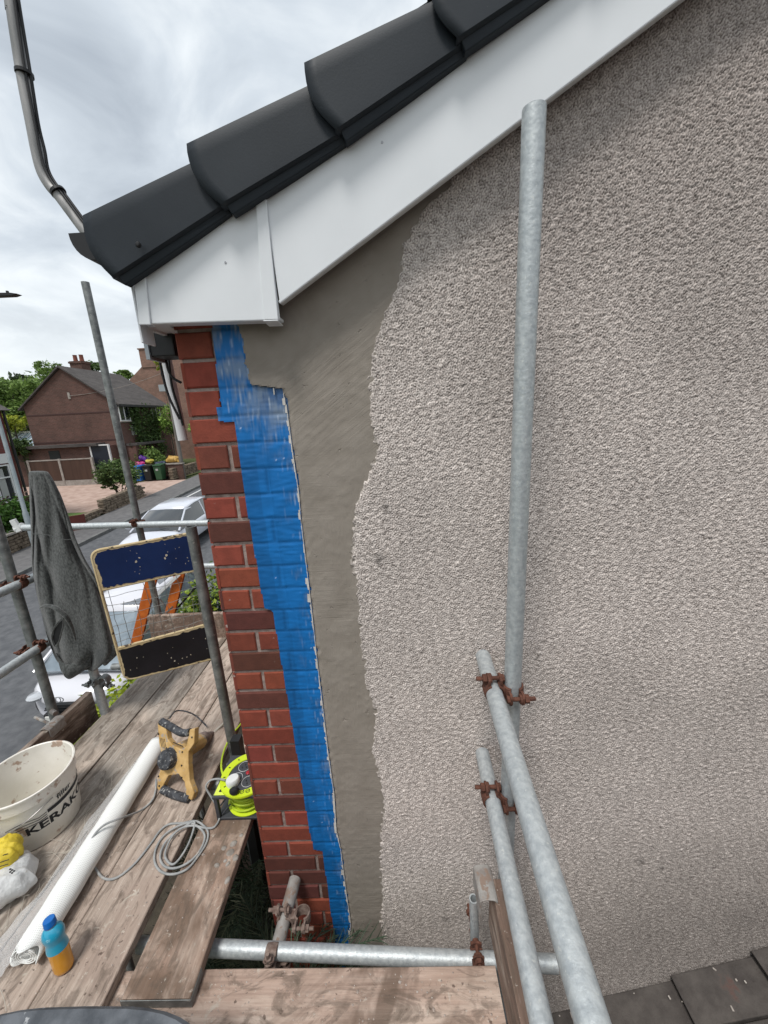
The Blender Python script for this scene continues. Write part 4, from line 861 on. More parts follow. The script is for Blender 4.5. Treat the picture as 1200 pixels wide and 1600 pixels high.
p0, p1 = np.array([-1.268, -.335, DZ+.042]), np.array([-1.322, .505, DZ+.044]); x_, y_, d_ = frame(p1-p0); n1, n2 = 40, 40; m = MB(); rr_ = .043; LN = np.linalg.norm(p1-p0)
for j in range(n2+1):
    for i in range(n1+1):
        th = 2*pi*i/n1; r2 = rr_*(1+.02*sin(j*.9)+.05*(i/n1-.5))*(1-.12*math.exp(-j/2.)*abs(sin(th*1.5))); p = p0+(p1-p0)*j/n2+(x_*cos(th)*1.08+y_*sin(th)*.94)*r2
        if j == 0: p = p+d_*.012*sin(th*3)
        m.v.append(tuple(p)); m.c.append((1, 1, 1))
m.f = [(j*(n1+1)+i, j*(n1+1)+i+1, (j+1)*(n1+1)+i+1, (j+1)*(n1+1)+i) for j in range(n2) for i in range(n1)]
o = m.build('roll', 'scrim', roll, smooth=True, thick=.003); uvify(o, lambda k: ((k % (n1+1))/n1*2*pi*rr_, (k//(n1+1))/n2*LN))
m = MB()
for q in range(3): m.path([p0-d_*.001+(x_*cos(t_)+y_*sin(t_))*(rr_-.006-.0075*q-.001*t_) for t_ in np.linspace(0, 2*pi, 26)], .0018, 6)
m.build('roll_end_windings', MAT['scrim'], roll)
m = MB(); SK = [((-8, 1540), 0), ((-16, 1490), 0), ((4, 1462), 0), ((36, 1428), 0), ((79, 1371), 0), ((118, 1319), 0), ((149, 1266), 0), ((189, 1222), 0), ((236, 1158), 0)]
Lp = spline([lp(*a, DZ+.006) for a, _ in SK], 8); Rp = [p0+(p1-p0)*t_+np.array([-.036, 0, -.005]) for t_ in np.linspace(0, 1, len(Lp))]; nv = 10; k = len(Lp); tot = 0; R = random.Random(3)
for i in range(k):
    for j in range(nv):
        t_ = j/(nv-1); p = Lp[i]*(1-t_)+Rp[i]*t_; p = p+np.array([0, 0, .004+.007*sin(j*1.4+i*.35)*(1-t_)+.004*sin(i*.6)*(1-t_)]); m.v.append(tuple(p)); m.c.append((1, 1, 1))
m.f = [(i*nv+j, i*nv+j+1, (i+1)*nv+j+1, (i+1)*nv+j) for i in range(k-1) for j in range(nv-1)]
o = m.build('loose_skirt', 'scrim_open', roll, smooth=True); uvify(o, lambda q: ((q % nv)/(nv-1)*.14, (q//nv)/(k-1)*.92))
m = MB(); R = random.Random(8)
for q in range(26):
    i = R.randrange(2, k-2); a = Lp[i]; L_ = R.uniform(.05, .22); an = R.uniform(1.9, 4.4) if R.random() < .5 else R.uniform(.9, 1.5); pts = [a]
    for s_ in range(5): an += R.uniform(-.4, .4); pts.append(pts[-1]+np.array([cos(an)*L_/5, sin(an)*L_/5, R.uniform(-.002, .004)])); pts[-1][2] = max(pts[-1][2], DZ+.002)
    m.path(spline(pts, 3), .0006, 4)
for L in (((214, 1140), (232, 1128), (258, 1118), (290, 1117), (330, 1115)), ((24, 1500), (28, 1450), (38, 1400), (44, 1370)), ((18, 1405), (46, 1398)), ((130, 1270), (105, 1300), (90, 1315)), ((150, 1250), (120, 1290), (85, 1330)), ((0, 1545), (6, 1560), (10, 1580))):
    m.path(spline([lp(a, b_, DZ+.012) for a, b_ in L], 4), .0008, 4)
m.build('loose_strands', MAT.setdefault('strand', M('pale_fibre', (.45, .42, .36), None, rough=.7)), roll)

# ---- two-handled mixer drill
mix = thing('mixer_drill', (-1.10, .32, DZ), 'plaster-caked yellow two-handled mixing drill lying on the boards', 'power tool')
MAT['yel'] = M('dirty_yellow_plastic', (.44, .27, .09), (.60, .40, .17), 22, .6, spot=(.34, .29, .24), sscale=34, sth=.58, bscale=60, bstr=.2)
MAT['grip'] = M('plastered_black_rubber', (.022, .023, .027), (.075, .08, .09), 42, .75, spot=(.30, .30, .29), sscale=75, sth=.58, bscale=110, bstr=.5)
MAT['gear'] = M('plaster_caked_gearbox', (.13, .095, .085), (.30, .235, .21), 30, .9, bscale=90, bstr=.6)
# plate plane through four measured points: bottom grip rests on the boards, top grip is about 0.27 m up and leans away
bl_, br_ = lp(257, 1232, DZ+.026), lp(294, 1246, DZ+.026)
ux = nrm(np.array(lp(294, 1246, DZ+.026))-bl_); up0 = nrm((-.05, .50, .86)); up0 = nrm(up0-ux*up0.dot(ux)); ax_ = nrm(np.cross(up0, ux)); ax_ = ax_ if ax_[1] > 0 else -ax_
MC = (bl_+br_)/2
def mq(px, py, o_=0.):
    d = ray(px, py); c0 = MC+ax_*o_; t_ = (c0-CP).dot(ax_)/d.dot(ax_); return CP+t_*d
def slab(L, o_, th, nm, mat, par=mix, bev=.004):
    m = MB(); m.prism([mq(a, b_, o_) for a, b_ in L], ax_*th); return m.build(nm, mat, par, bevel=bev)
# yellow back frame in four arms round the motor
slab([(246, 1130), (250, 1127), (259, 1138), (262, 1155), (270, 1165), (283, 1171), (291, 1166), (296, 1140), (304, 1138), (303, 1162), (294, 1175), (294, 1195), (296, 1220), (303, 1240), (299, 1251), (291, 1246), (288, 1222), (279, 1210), (263, 1212), (256, 1225), (250, 1238), (245, 1232), (247, 1212), (252, 1198), (252, 1180), (248, 1160)], 0, .03, 'back_frame', 'yel')
for L, w in (([(252, 1127), (268, 1136), (284, 1145), (297, 1144)], .017), ([(254, 1233), (268, 1240), (283, 1245), (296, 1248)], .018)):
    m = MB(); m.path(spline([mq(a, b_, .006) for a, b_ in L], 5), w, 14); m.build('grip', 'grip', mix, smooth=True)
m = MB(); c = mq(262, 1186, -.012); fr = [ux, up0, ax_]; m.lathe([(.030, -.028), (.041, -.022), (.046, -.004), (.047, .03)], c, fr, 22); m.build('motor_cap', 'grip', mix, smooth=True)
c0 = mq(277, 1178, .02); c1 = mq(277, 1178, .02)*0+lp(312, 1158, DZ+.055); dd = nrm(c1-c0); xx, yy_, _ = frame(dd); m = MB()
m.lathe([(.052, 0), (.055, .02), (.050, .07), (.046, np.linalg.norm(c1-c0))], c0, [xx, yy_, dd], 8, 1.0, .85); m.build('motor_housing', 'yel', mix, bevel=.006)
m = MB(); Lg = .13; m.lathe([(.038, -.005), (.037, .02), (.034, .05), (.026, .07), (.020, .10), (.012, Lg)], c1, [xx, yy_, dd], 16); m.build('gearbox', 'gear', mix, smooth=True)
m = MB(); e1_ = c1+dd*Lg; e2_ = lp(362, 1118, DZ+.045); m.tube(e1_, e2_, .0065, n=10); m.build('paddle_shaft', MAT['strand'], mix, smooth=True)
m = MB()
for a, b_ in ((260, 1169), (275, 1176), (285, 1175), (284, 1196), (284, 1215), (248, 1213), (248, 1147), (300, 1152), (249, 1228)): q = mq(a, b_, -.0005); m = MB(); m.tube(q, q-ax_*.002, .0042, n=8); m.build('screw', 'black', mix)
m = MB()
for k in range(4): m.path([mq(250+k*2.2, 1153+k*.5, -.001), mq(253+k*2.2, 1168+k*.8, -.001)], .0012, 5)
for a, b_, c_, d2 in ((271, 1160, 286, 1166),): m.path([mq(a, b_, -.0015), mq(c_, d2, -.0015)], .0022, 5)
m.build('vent_slots', 'black', mix)
m = MB(); P = [mq(265, 1122, .02), lp(275, 1111, DZ+.12), lp(292, 1112, DZ+.09), lp(308, 1120, DZ+.05), lp(323, 1135, DZ+.02)]; m.path(spline(P, 6), .004, 8); m.build('cord', 'grip', mix, smooth=True)

# ---- grey flex: from the drill, across the roll, a coil, up to the plug
MAT['flex'] = M('grey_cable', (.25, .26, .26), (.38, .385, .38), 20, .6, spot=(.42, .38, .34), sscale=30, sth=.62)
z1 = DZ+.0055
L = [(244, 1218, .02), (243, 1235, .006), (238, 1250, .006), (222, 1265, .006), (204, 1273, .045), (184, 1280, .092), (163, 1289, .100), (147, 1305, .088), (139, 1325, .06), (142, 1343, .03), (150, 1358, .006), (160, 1371, .006), (174, 1374, .006), (190, 1367, .006), (208, 1352, .006), (222, 1336, .006), (238, 1315, .006), (250, 1298, .008), (264, 1288, .006), (285, 1286, .006), (305, 1283, .01),
     (318, 1290, .012), (325, 1301, .008), (322, 1318, .006), (308, 1340, .006), (292, 1358, .008), (270, 1366, .006), (252, 1362, .006), (242, 1348, .006), (243, 1328, .006), (254, 1308, .008), (272, 1294, .014), (294, 1286, .018), (310, 1292, .016), (320, 1306, .012), (314, 1326, .010), (298, 1345, .010), (276, 1356, .010), (258, 1354, .010), (250, 1340, .010), (256, 1320, .012), (270, 1304, .016), (288, 1292, .02), (304, 1284, .022),
     (298, 1310, .014), (286, 1334, .012), (272, 1350, .012), (262, 1346, .014), (258, 1334, .014), (266, 1312, .016), (280, 1296, .02), (300, 1290, .02), (322, 1294, .012), (335, 1292, .008), (343, 1278, .012), (340, 1262, .03), (330, 1245, .06), (322, 1230, .10), (328, 1220, .13), (340, 1217, .15), (352, 1219, .165)]
m = MB(); pts = spline([lp(a, b_, DZ+h_) for a, b_, h_ in L], 6); m.path(pts, .0042, 8)
tag(m.build('grey_cable', 'flex', smooth=True, origin=(-1.0, .0, DZ)), 'long grey flex looped and coiled over the boards from the drill to the cable reel', 'cable')

# ---- cable reel
RX0, RX1, RY0, RY1 = -.838, -.630, .118, .325; rz = DZ+.002; RH = .135
reel = thing('cable_reel', ((RX0+RX1)/2, (RY0+RY1)/2, DZ), 'lime green and charcoal cable reel with a white plug in it beside the brick corner', 'cable reel')
MAT['char'] = M('charcoal_plastic', (.035, .038, .044), (.055, .058, .065), 8, .5, bscale=90, bstr=.08); MAT['lime'] = M('lime_green_plastic', (.52, .66, .015), (.58, .72, .03), 8, .4); MAT['limecable'] = M('lime_cable', (.40, .56, .02), (.50, .64, .04), 20, .5)
m = MB(); m.bb(RX0, RX1, RY0, RY1, rz, rz+.012)
for x in (RX0, RX1-.016): m.bb(x, x+.016, RY0, RY0+.016, rz+.012, rz+RH-.014); m.bb(x, x+.016, RY1-.016, RY1, rz+.012, rz+RH-.014)
m.bb(RX0+.016, RX1-.016, RY1-.006, RY1, rz+.012, rz+RH-.014); m.bb(RX0-.002, RX1+.002, RY0-.004, RY1, rz+RH-.014, rz+RH)
for s_ in (0, .05): m.tube((RX0+.02, RY0+.01, rz+.02+s_), (RX0+.055, RY0+.03, rz+.055+s_), .004, n=6)
m.build('case', 'char', reel, bevel=.005)
RC = np.array([(RX0+RX1)/2+.012, (RY0+RY1)/2-.008, 0])
m = MB(); zc = rz+RH; m.lathe([(.078, 0), (.112, .0), (.114, .006), (.112, .012), (.080, .012), (.078, .006)], RC+(0, 0, zc), n=48); m.f = m.f[:-2]
n_ = 48; m.f += [((6-1)*n_+k, (6-1)*n_+(k+1) % n_, (k+1) % n_, k) for k in range(n_)]; m.build('rim', 'lime', reel, smooth=True)
m = MB(); m.lathe([(.0785, 0), (.0785, .009), (.074, .0105), (.0001, .0105)], RC+(0, 0, zc), n=40); fp = m.build('socket_plate', 'char', reel)
MAT['sockw'] = M('pale_grey_ring', (.55, .56, .56), None, rough=.5); MAT['red'] = M('red_button', (.35, .01, .02), None, rough=.3)
for an in (.55, 2.1, 3.66, 5.2):
    c = RC+(.044*cos(an), .044*sin(an), zc+.011); m = MB(); m.path([c+(.027*cos(t_), .027*sin(t_), .0005) for t_ in np.linspace(0, 2*pi, 26)], .0011, 5, cap=False)
    so_ = m.build('socket', 'sockw', fp); m = MB()
    for a2, l_ in ((pi/2, .011), (pi/2+2.2, .010), (pi/2-2.2, .010)): m.box(c+(l_*cos(a2+an), l_*sin(a2+an), .0006), (.0075, .0045, .002), [(cos(an), sin(an), 0), (-sin(an), cos(an), 0), (0, 0, 1)])
    m.build('slot', 'black', so_)
for q in ((.006, .004), (.042, .052)):
    m = MB(); m.lathe([(.0095, 0), (.0095, .004), (.006, .006), (.0001, .0065)], RC+(q[0], q[1], zc+.0105), n=14); m.build('button', 'red', fp, smooth=True)
m = MB()
for k in range(12):
    an = k*.52+.2
    if 4.6 < an < 5.7: continue
    m.box(RC+(.096*cos(an), .096*sin(an), zc+.0122), (.009, .005, .001), [(cos(an), sin(an), 0), (-sin(an), cos(an), 0), (0, 0, 1)])
for k in range(3): c = RC+(-.012+.024*k, -.092+.004*k, zc+.0128); m.path([c+(.0085*cos(t_), .0085*sin(t_), 0) for t_ in np.linspace(0, 2*pi, 14)], .0012, 4, cap=False); m.path([c+(-.005, -.004, 0), c+(.005, .004, 0)], .0012, 4)
m.build('printed_marks', 'ink', reel)
MAT['label'] = M('lime_label', (.62, .72, .10), None, rough=.5); m = MB(); m.bb(RX0+.004, RX0+.058, RY0+.004, RY0+.072, zc+.0005, zc+.0012); lb = m.build('label_sticker', 'label', reel); m = MB()
for k in range(3): m.bb(RX0+.014, RX0+.032+.004*k, RY0+.048+.006*k, RY0+.051+.006*k, zc+.0013, zc+.0017)
m.bb(RX0+.020, RX0+.034, RY0+.018, RY0+.030, zc+.0013, zc+.0017); m.build('print', 'ink', lb)
m = MB(); m.lathe([(.094, 0), (.095, .005), (.060, .012), (.052, .035), (.052, .085), (.094, .10), (.094, .106)], RC+(0, 0, rz+.014), n=40); m.build('drum', 'lime', reel, smooth=True)
m = MB(); R = random.Random(3)
for k in range(8): rr2 = .062+.018*(k % 2)+.004*sin(k); z_ = rz+.028+.0095*k; m.path([RC+(rr2*cos(t_), rr2*sin(t_), z_+.006*sin(t_+k)) for t_ in np.linspace(0, 2*pi, 30)], .0046, 7, cap=False)
m.build('wound_cable', 'limecable', reel, smooth=True)
m = MB(); c = lp(364, 1220, zc+.028); m.lathe([(.024, -.016), (.026, -.006), (.026, .010), (.022, .016), (.0001, .017)], c, [(cos(.5), sin(.5), 0), (-sin(.5), cos(.5), 0), (0, 0, 1)], 24, 1.12, .95); pl_ = m.build('plug', 'whitep', reel, smooth=True)
m = MB(); c = lp(366, 1236, zc+.024); m.lathe([(.012, -.012), (.016, -.004), (.016, .006), (.010, .014), (.0001, .015)], c, n=18, sx=1.3); m.build('knob', 'black', reel, smooth=True)
m = MB(); c = lp(356, 1196, DZ+.04); m.tube(c, c+(.012, .03, -.004), .010, n=10); m.build('carry_handle_end', 'galv', reel, smooth=True)
m = MB(); L = [(349, 1212, .135), (346, 1200, .13), (347, 1185, .10), (352, 1168, .06), (362, 1148, .03), (374, 1134, .012), (384, 1120, .006), (398, 1100, .006)]
m.path(spline([lp(a, b_, DZ+h_) for a, b_, h_ in L], 6), .0046, 8); tag(m.build('lime_cable', 'limecable', smooth=True), 'lime green mains lead running from the reel past the foot of the gate post', 'cable')

# ---- drink bottle
bt = thing('drink_bottle', tuple(lp(101, 1514, DZ)), 'blue-capped plastic bottle half full of orange drink standing on the boards', 'bottle')
BS = lambda L_: [(a_*.9, b_*.92) for a_, b_ in L_]
BO = lp(101, 1512, DZ); tilt = nrm((-.10, .10, 1.)); bx = nrm(np.cross((0, 1, 0), tilt)); fr = [bx, np.cross(tilt, bx), tilt]
MAT['juice'] = M('orange_drink', (.62, .26, .004), (.70, .32, .01), 6, .12, spec=.6, coat=.5); MAT['sleeve'] = M('cyan_sleeve', (.012, .27, .44), (.03, .36, .52), 9, .28, spot=(.35, .62, .70), sscale=26, sth=.66, spec=.6, coat=.4); MAT['cap'] = M('blue_cap', (.006, .12, .42), None, rough=.35); MAT['clear'] = M('cloudy_plastic', (.40, .37, .32), None, rough=.2, spec=.6)
m = MB(); m.lathe(BS([(.024, 0), (.0285, .004), (.031, .016), (.0305, .05), (.0315, .078), (.0325, .092)]), BO, fr, 32, 1.05, .92); m.build('orange_drink', 'juice', bt, smooth=True)
m = MB(); m.lathe(BS([(.0327, .092), (.0322, .100), (.0288, .118), (.0285, .126), (.0325, .142), (.0335, .152), (.030, .166), (.021, .177), (.0165, .181)]), BO, fr, 32, 1.05, .92); m.build('blue_sleeve', 'sleeve', bt, smooth=True)
m = MB(); m.lathe(BS([(.0155, .180), (.0150, .187)]), BO, fr, 24); m.build('neck', 'clear', bt, smooth=True)
m = MB(); m.lathe(BS([(.0185, .186), (.0188, .192), (.0180, .1935), (.0180, .206), (.0165, .209), (.0001, .2095)]), BO, fr, 24)
m.build('cap', 'cap', bt, smooth=True)
# ---- dark mixing tub whose rim cuts across the bottom left
MAT['tub'] = M('mortar_smeared_grey_rubber', (.055, .062, .072), (.13, .14, .155), 18, .6, spot=(.34, .35, .36), sscale=40, sth=.64, bscale=60, bstr=.3)
tb = thing('mixing_tub', (-.80, -.99, DZ-.04), 'mortar-smeared dark grey rubber tub, only its rim showing at the lower left', 'tub')
TC = np.array([-.815, -1.0, DZ]); sx_, sy_ = .42, .425; prof = [(.62, .0), (.70, .004), (.93, .27), (.95, .28), (1.01, .285), (1.02, .312), (1.0, .322), (.86, .323), (.84, .31), (.68, .02), (.001, .016)]
m = MB(); n = 64
for r_, z_ in prof:
    for k in range(n):
        t_ = 2*pi*k/n; cx, cy = cos(t_), sin(t_); e_ = 2/3.4; m.v.append((TC[0]+r_*sx_*np.sign(cx)*abs(cx)**e_, TC[1]+r_*sy_*np.sign(cy)*abs(cy)**e_, TC[2]+z_)); m.c.append((1, 1, 1))
m.f = [(i*n+k, i*n+(k+1) % n, (i+1)*n+(k+1) % n, (i+1)*n+k) for i in range(len(prof)-1) for k in range(n)]+[tuple(range(n))[::-1]]
m.build('tub', 'tub', tb, smooth=True)

# ================================================================== PLANTS
def leaves(name, blobs, n, size, pal, parent=None, seed=0, thin=.5, core=True, up=.3, mat='leaf'):
    """leaf faces scattered through clumps; blobs: (centre, (rx,ry,rz), weight)"""
    g = np.random.default_rng(seed); tot = sum(b_[2] for b_ in blobs); P = []; T = []
    for c, r_, w in blobs:
        k = int(n*w/tot); nc = max(4, k//38); d = g.standard_normal((nc, 3)); d /= np.linalg.norm(d, axis=1)[:, None]; rad = g.uniform(.45, 1.02, nc)**.6; cc = np.array(c)+d*rad[:, None]*np.array(r_)
        idx = g.integers(0, nc, k); cs = g.uniform(.12, .26, nc)[idx][:, None]*np.array(r_); p = cc[idx]+g.standard_normal((k, 3))*cs; P.append(p)
        t_ = g.uniform(.75, 1.2, nc)[idx]; T.append(t_*g.uniform(.8, 1.2, k))
    P = np.concatenate(P); T = np.concatenate(T); k = len(P); a = g.standard_normal((k, 3)); a[:, 2] *= .6; a /= np.linalg.norm(a, axis=1)[:, None]; b_ = g.standard_normal((k, 3)); b_ -= a*(a*b_).sum(1)[:, None]; b_ /= np.linalg.norm(b_, axis=1)[:, None]
    s_ = size*g.uniform(.6, 1.4, k)[:, None]; V = np.stack([P-a*s_, P+b_*s_*thin, P+a*s_, P-b_*s_*thin], 1).reshape(-1, 3); Q = np.arange(4*k).reshape(-1, 4)
    pal = np.array(pal); ci = g.integers(0, len(pal), k); tint = np.repeat(pal[ci]*T[:, None], 4, axis=0)
    return np_mesh(name, V, Q, mat, parent, smooth=False, tint=np.clip(tint, 0, 1))
m_ = M('leaf', (1, 1, 1), None, rough=.6, attr=True, spec=.3); MAT['leaf'] = m_; nt = m_.node_tree; bs = nt.nodes['Principled BSDF']; bs.inputs['Subsurface Weight'].default_value = 0
tr2 = nt.nodes.new('ShaderNodeBsdfTranslucent'); ms = nt.nodes.new('ShaderNodeMixShader'); ms.inputs[0].default_value = .3; at = nt.nodes.new('ShaderNodeAttribute'); at.attribute_name = 'tint'
nt.links.new(at.outputs['Color'], tr2.inputs[0]); nt.links.new(bs.outputs[0], ms.inputs[1]); nt.links.new(tr2.outputs[0], ms.inputs[2]); nt.links.new(ms.outputs[0], nt.nodes['Material Output'].inputs[0])
MAT['bark'] = M('bark', (.05, .04, .03), (.12, .10, .08), 14, .95, bscale=30, bstr=.6)
DG = [(.05, .085, .03), (.07, .12, .035), (.10, .16, .045)]; MG = [(.11, .18, .045), (.16, .25, .06), (.21, .31, .08)]; BG = [(.17, .27, .05), (.23, .36, .08), (.30, .44, .10)]; YG = [(.38, .42, .05), (.52, .54, .08), (.28, .34, .05)]
def tree(name, px, py, Y, rpx, pal, label, n=4200, leaf=.10, asp=1., trunk=True, seed=0, cat='tree', grp=None, base=None, nb=6, thin=.5):
    c = on(px, py, 1, Y); zc = (RW.T@(c-CP))[2]; r_ = rpx*zc/F; g = random.Random(seed); b0 = np.array([c[0], c[1], hillz(c[0], c[1]) if base is None else base])
    t = thing(name, tuple(b0), label, cat, grp); blobs = [(c, (r_*.62, r_*.62, r_*.6*asp), 1.)]
    for k in range(nb): a = 2*pi*k/nb+g.random(); q = r_*g.uniform(.40, .62); blobs.append((c+np.array([q*cos(a), q*sin(a), r_*asp*g.uniform(-.55, .6)]), (r_*g.uniform(.30, .48),)*2+(r_*asp*g.uniform(.26, .42),), .42))
    leaves('crown', blobs, n, leaf, pal, t, seed)
    m = MB(); h_ = c[2]-b0[2]; m.path([b0, b0+(.05, .03, h_*.5), c+(0, 0, r_*.1)], [r_*.075, r_*.06, r_*.03], 10)
    for k in range(5): a = k*1.3+g.random(); s_ = b0+(0, 0, h_*(.55+.08*k)); m.path([s_, s_+np.array([cos(a)*r_*.3, sin(a)*r_*.3, r_*.22]), s_+np.array([cos(a)*r_*.6, sin(a)*r_*.6, r_*.45])], [r_*.04, r_*.025, r_*.01], 6)
    m.build('trunk', 'bark', t, smooth=True); return t
# conifer hedge under the platform
def conifer(name, c, R_, H, label, n, seed):
    g = np.random.default_rng(seed); t = thing(name, (c[0], c[1], gz(0, c[1])), label, 'shrub'); V = []; Q = []; T = []; m = MB()
    for k in range(n):
        a = g.uniform(0, 2*pi); f_ = g.uniform(.05, 1)**.55; zt = c[2]-(1-g.random()**.6)*H; base = np.array([c[0]+cos(a)*R_*f_*.55, c[1]+sin(a)*R_*f_*.55*.8, zt-.10]); L_ = g.uniform(.16, .34); el_ = g.uniform(-.1, .9)
        d = np.array([cos(a)*cos(el_), sin(a)*cos(el_), sin(el_)]); s_ = nrm(np.cross(d, (0, 0, 1))); sag = g.uniform(.02, .07); col = np.array([(.035, .058, .038), (.055, .085, .052), (.085, .115, .07), (.14, .155, .10)][g.integers(0, 4)])*g.uniform(.8, 1.2); pts = []
        for q in range(8): t_ = q/7; pts.append(base+d*L_*t_+np.array([0, 0, -sag*t_*t_]))
        for q in range(1, 8):
            for sd in (-1, 1):
                for w_ in (0, 1):
                    l2 = L_*.34*(1-abs(q/7-.45)*.9); dd_ = nrm(d*.9+s_*sd*(.75 if w_ == 0 else .5)+np.array([0, 0, g.uniform(-.2, .3)])); p = pts[q]-d*L_*.07*w_; e_ = p+dd_*l2; sp = nrm(np.cross(dd_, g.standard_normal(3)))*.0026
                    i0 = len(V); V += [p-sp, p+sp, e_+sp*.3, e_-sp*.3]; Q.append((i0, i0+1, i0+2, i0+3)); T += [col*.9, col*.9, col*1.25, col*1.25]
        for q in range(7): sp = s_*.003; i0 = len(V); V += [pts[q]-sp, pts[q]+sp, pts[q+1]+sp*.7, pts[q+1]-sp*.7]; Q.append((i0, i0+1, i0+2, i0+3)); T += [col]*4
    np_mesh('foliage', np.array(V), np.array(Q), 'leaf', t, smooth=False, tint=np.array(T)); m.path([(c[0], c[1], gz(0, c[1])), (c[0], c[1], c[2]-.2)], [.06, .02], 8); m.build('stem', 'bark', t); return t
conifer('conifer_bush', (-.82, .42, -2.12), .52, 1.7, 'dark feathery conifer bush under the boards beside the foot of the brickwork', 560, 5)
conifer('conifer_bush', (-.50, -.13, -2.02), .24, .9, 'lighter conifer fronds poking out between the low cross tube and the wall', 190, 9)
a = lp(372, 1335, -3.1); m = MB()
wb = lump('plastic_sheet', a, (.30, .25, .16), MAT.setdefault('sheet', M('crumpled_white_plastic', (.36, .36, .42), (.60, .60, .66), 8, .4, bscale=9, bstr=1., bdist=.05)), None, 12, .8) if False else None
def free_lump(name, c, sz, mat, seed, squash, label, cat):
    R = np.random.default_rng(seed); ph = R.uniform(0, 6, 12); m = MB()
    def fn(u, v):
        th = 2*pi*u; f_ = pi*v; x, y_, z = cos(th)*sin(f_), sin(th)*sin(f_), cos(f_); w = 1+.12*sin(5*x+ph[0]+3*z)+.10*sin(8*y_+ph[1]+2*x)+.07*sin(13*(x+y_)+ph[2])+.05*sin(19*x-9*y_+ph[3])
        return np.array(c)+np.array([np.sign(x)*abs(x)**squash*sz[0]*w, np.sign(y_)*abs(y_)**squash*sz[1]*w, z*sz[2]*w])
    m.grid(fn, 40, 22, closed=True); return tag(m.build(name, mat, smooth=True), label, cat)
MAT['sheet'] = M('crumpled_white_plastic', (.36, .36, .42), (.60, .60, .66), 8, .4, bscale=9, bstr=1., bdist=.05)
free_lump('rubbish_bag', lp(378, 1350, -2.75), (.17, .14, .12), 'sheet', 12, .8, 'crumpled pale plastic bag low down behind the black post', 'bag')
m = MB(); b0 = lp(404, 1318, -2.55)
for k in range(7): m.bb(b0[0]-.14+.004*(k % 2), b0[0]+.10, b0[1]-.1, b0[1]+.12, b0[2]-.16+.03*k, b0[2]-.16+.03*k+.022)
MAT['tilestack'] = M('dusty_pink_tile', (.26, .18, .15), (.38, .28, .24), 9, .9); tag(m.build('tile_stack', 'tilestack'), 'small stack of dusty pink tiles behind the black post by the brick corner', 'tiles')
m = MB(); m.bb(b0[0]-.35, b0[0]+.12, b0[1]-.25, b0[1]+.3, b0[2]-.30, b0[2]-.18); m.bb(b0[0]-.3, b0[0]+.1, b0[1]-.2, b0[1]+.25, -4.66, b0[2]-.30); tag(m.build('porch_roof', MAT['rooftile']), 'low dark porch roof under the stack of tiles and plastic bag', 'roof')
# ================================================================== STREET BELOW
def brickmat(name, c1, c2, mort, sx_=.45, sz=.15, off='x'):
    m = bpy.data.materials.new(name); m.use_nodes = True; nt = m.node_tree; bs = nt.nodes['Principled BSDF']; bs.inputs['Roughness'].default_value = .9
    tcn = nt.nodes.new('ShaderNodeTexCoord'); sp = nt.nodes.new('ShaderNodeSeparateXYZ'); nt.links.new(tcn.outputs['Object'], sp.inputs[0]); ad = N(nt, 'ShaderNodeMath', operation='ADD'); nt.links.new(sp.outputs[0], ad.inputs[0]); nt.links.new(sp.outputs[1], ad.inputs[1])
    cb = nt.nodes.new('ShaderNodeCombineXYZ'); nt.links.new(ad.outputs[0], cb.inputs[0]); nt.links.new(sp.outputs[2], cb.inputs[1])
    bt_ = N(nt, 'ShaderNodeTexBrick', Scale=1.0); bt_.inputs['Color1'].default_value = (*c1, 1); bt_.inputs['Color2'].default_value = (*c2, 1); bt_.inputs['Mortar'].default_value = (*mort, 1); bt_.inputs['Mortar Size'].default_value = .009; bt_.inputs['Brick Width'].default_value = .225; bt_.inputs['Row Height'].default_value = .078; bt_.inputs['Bias'].default_value = 0
    nt.links.new(cb.outputs[0], bt_.inputs[0]); c = mixc(nt, 1., bt_.outputs[0], ramp(nt, noise(nt, 1.2, 8, .75), [(.3, (.65, .65, .65)), (.7, (1.25, 1.2, 1.2))]), 'MULTIPLY'); nt.links.new(c, bs.inputs['Base Color']); return m
MAT['bk1'] = brickmat('brown_brick', (.088, .041, .032), (.125, .058, .045), (.12, .088, .072)); MAT['bk2'] = brickmat('orange_brown_brick', (.20, .105, .075), (.26, .14, .10), (.22, .18, .15)); MAT['bk3'] = brickmat('dark_red_brick', (.14, .030, .028), (.18, .042, .036), (.10, .07, .06))
MAT['slate'] = M('brown_grey_roof_tiles', (.055, .048, .046), (.088, .078, .074), 1.6, .85, bscale=8, bstr=.6, bdist=.05, stretch=(1, 1, 4)); MAT['glass'] = M('window_glass', (.012, .016, .020), None, rough=.06, spec=.9); MAT['frame'] = M('white_window_frame', (.66, .67, .67), None, rough=.4)
MAT['fencep'] = M('brown_fence_panel', (.050, .026, .018), (.075, .04, .028), 5, .85, stretch=(1, 1, .1)); MAT['conc'] = M('pale_concrete', (.26, .23, .205), (.36, .33, .30), 6, .9, bscale=30, bstr=.3); MAT['redp'] = M('dark_red_panel', (.085, .018, .015), (.11, .026, .02), 4, .7); MAT['curt'] = M('pale_curtain', (.35, .36, .35), None, rough=.9); MAT['darkdoor'] = M('dark_blue_grey_door', (.012, .016, .026), None, rough=.5)
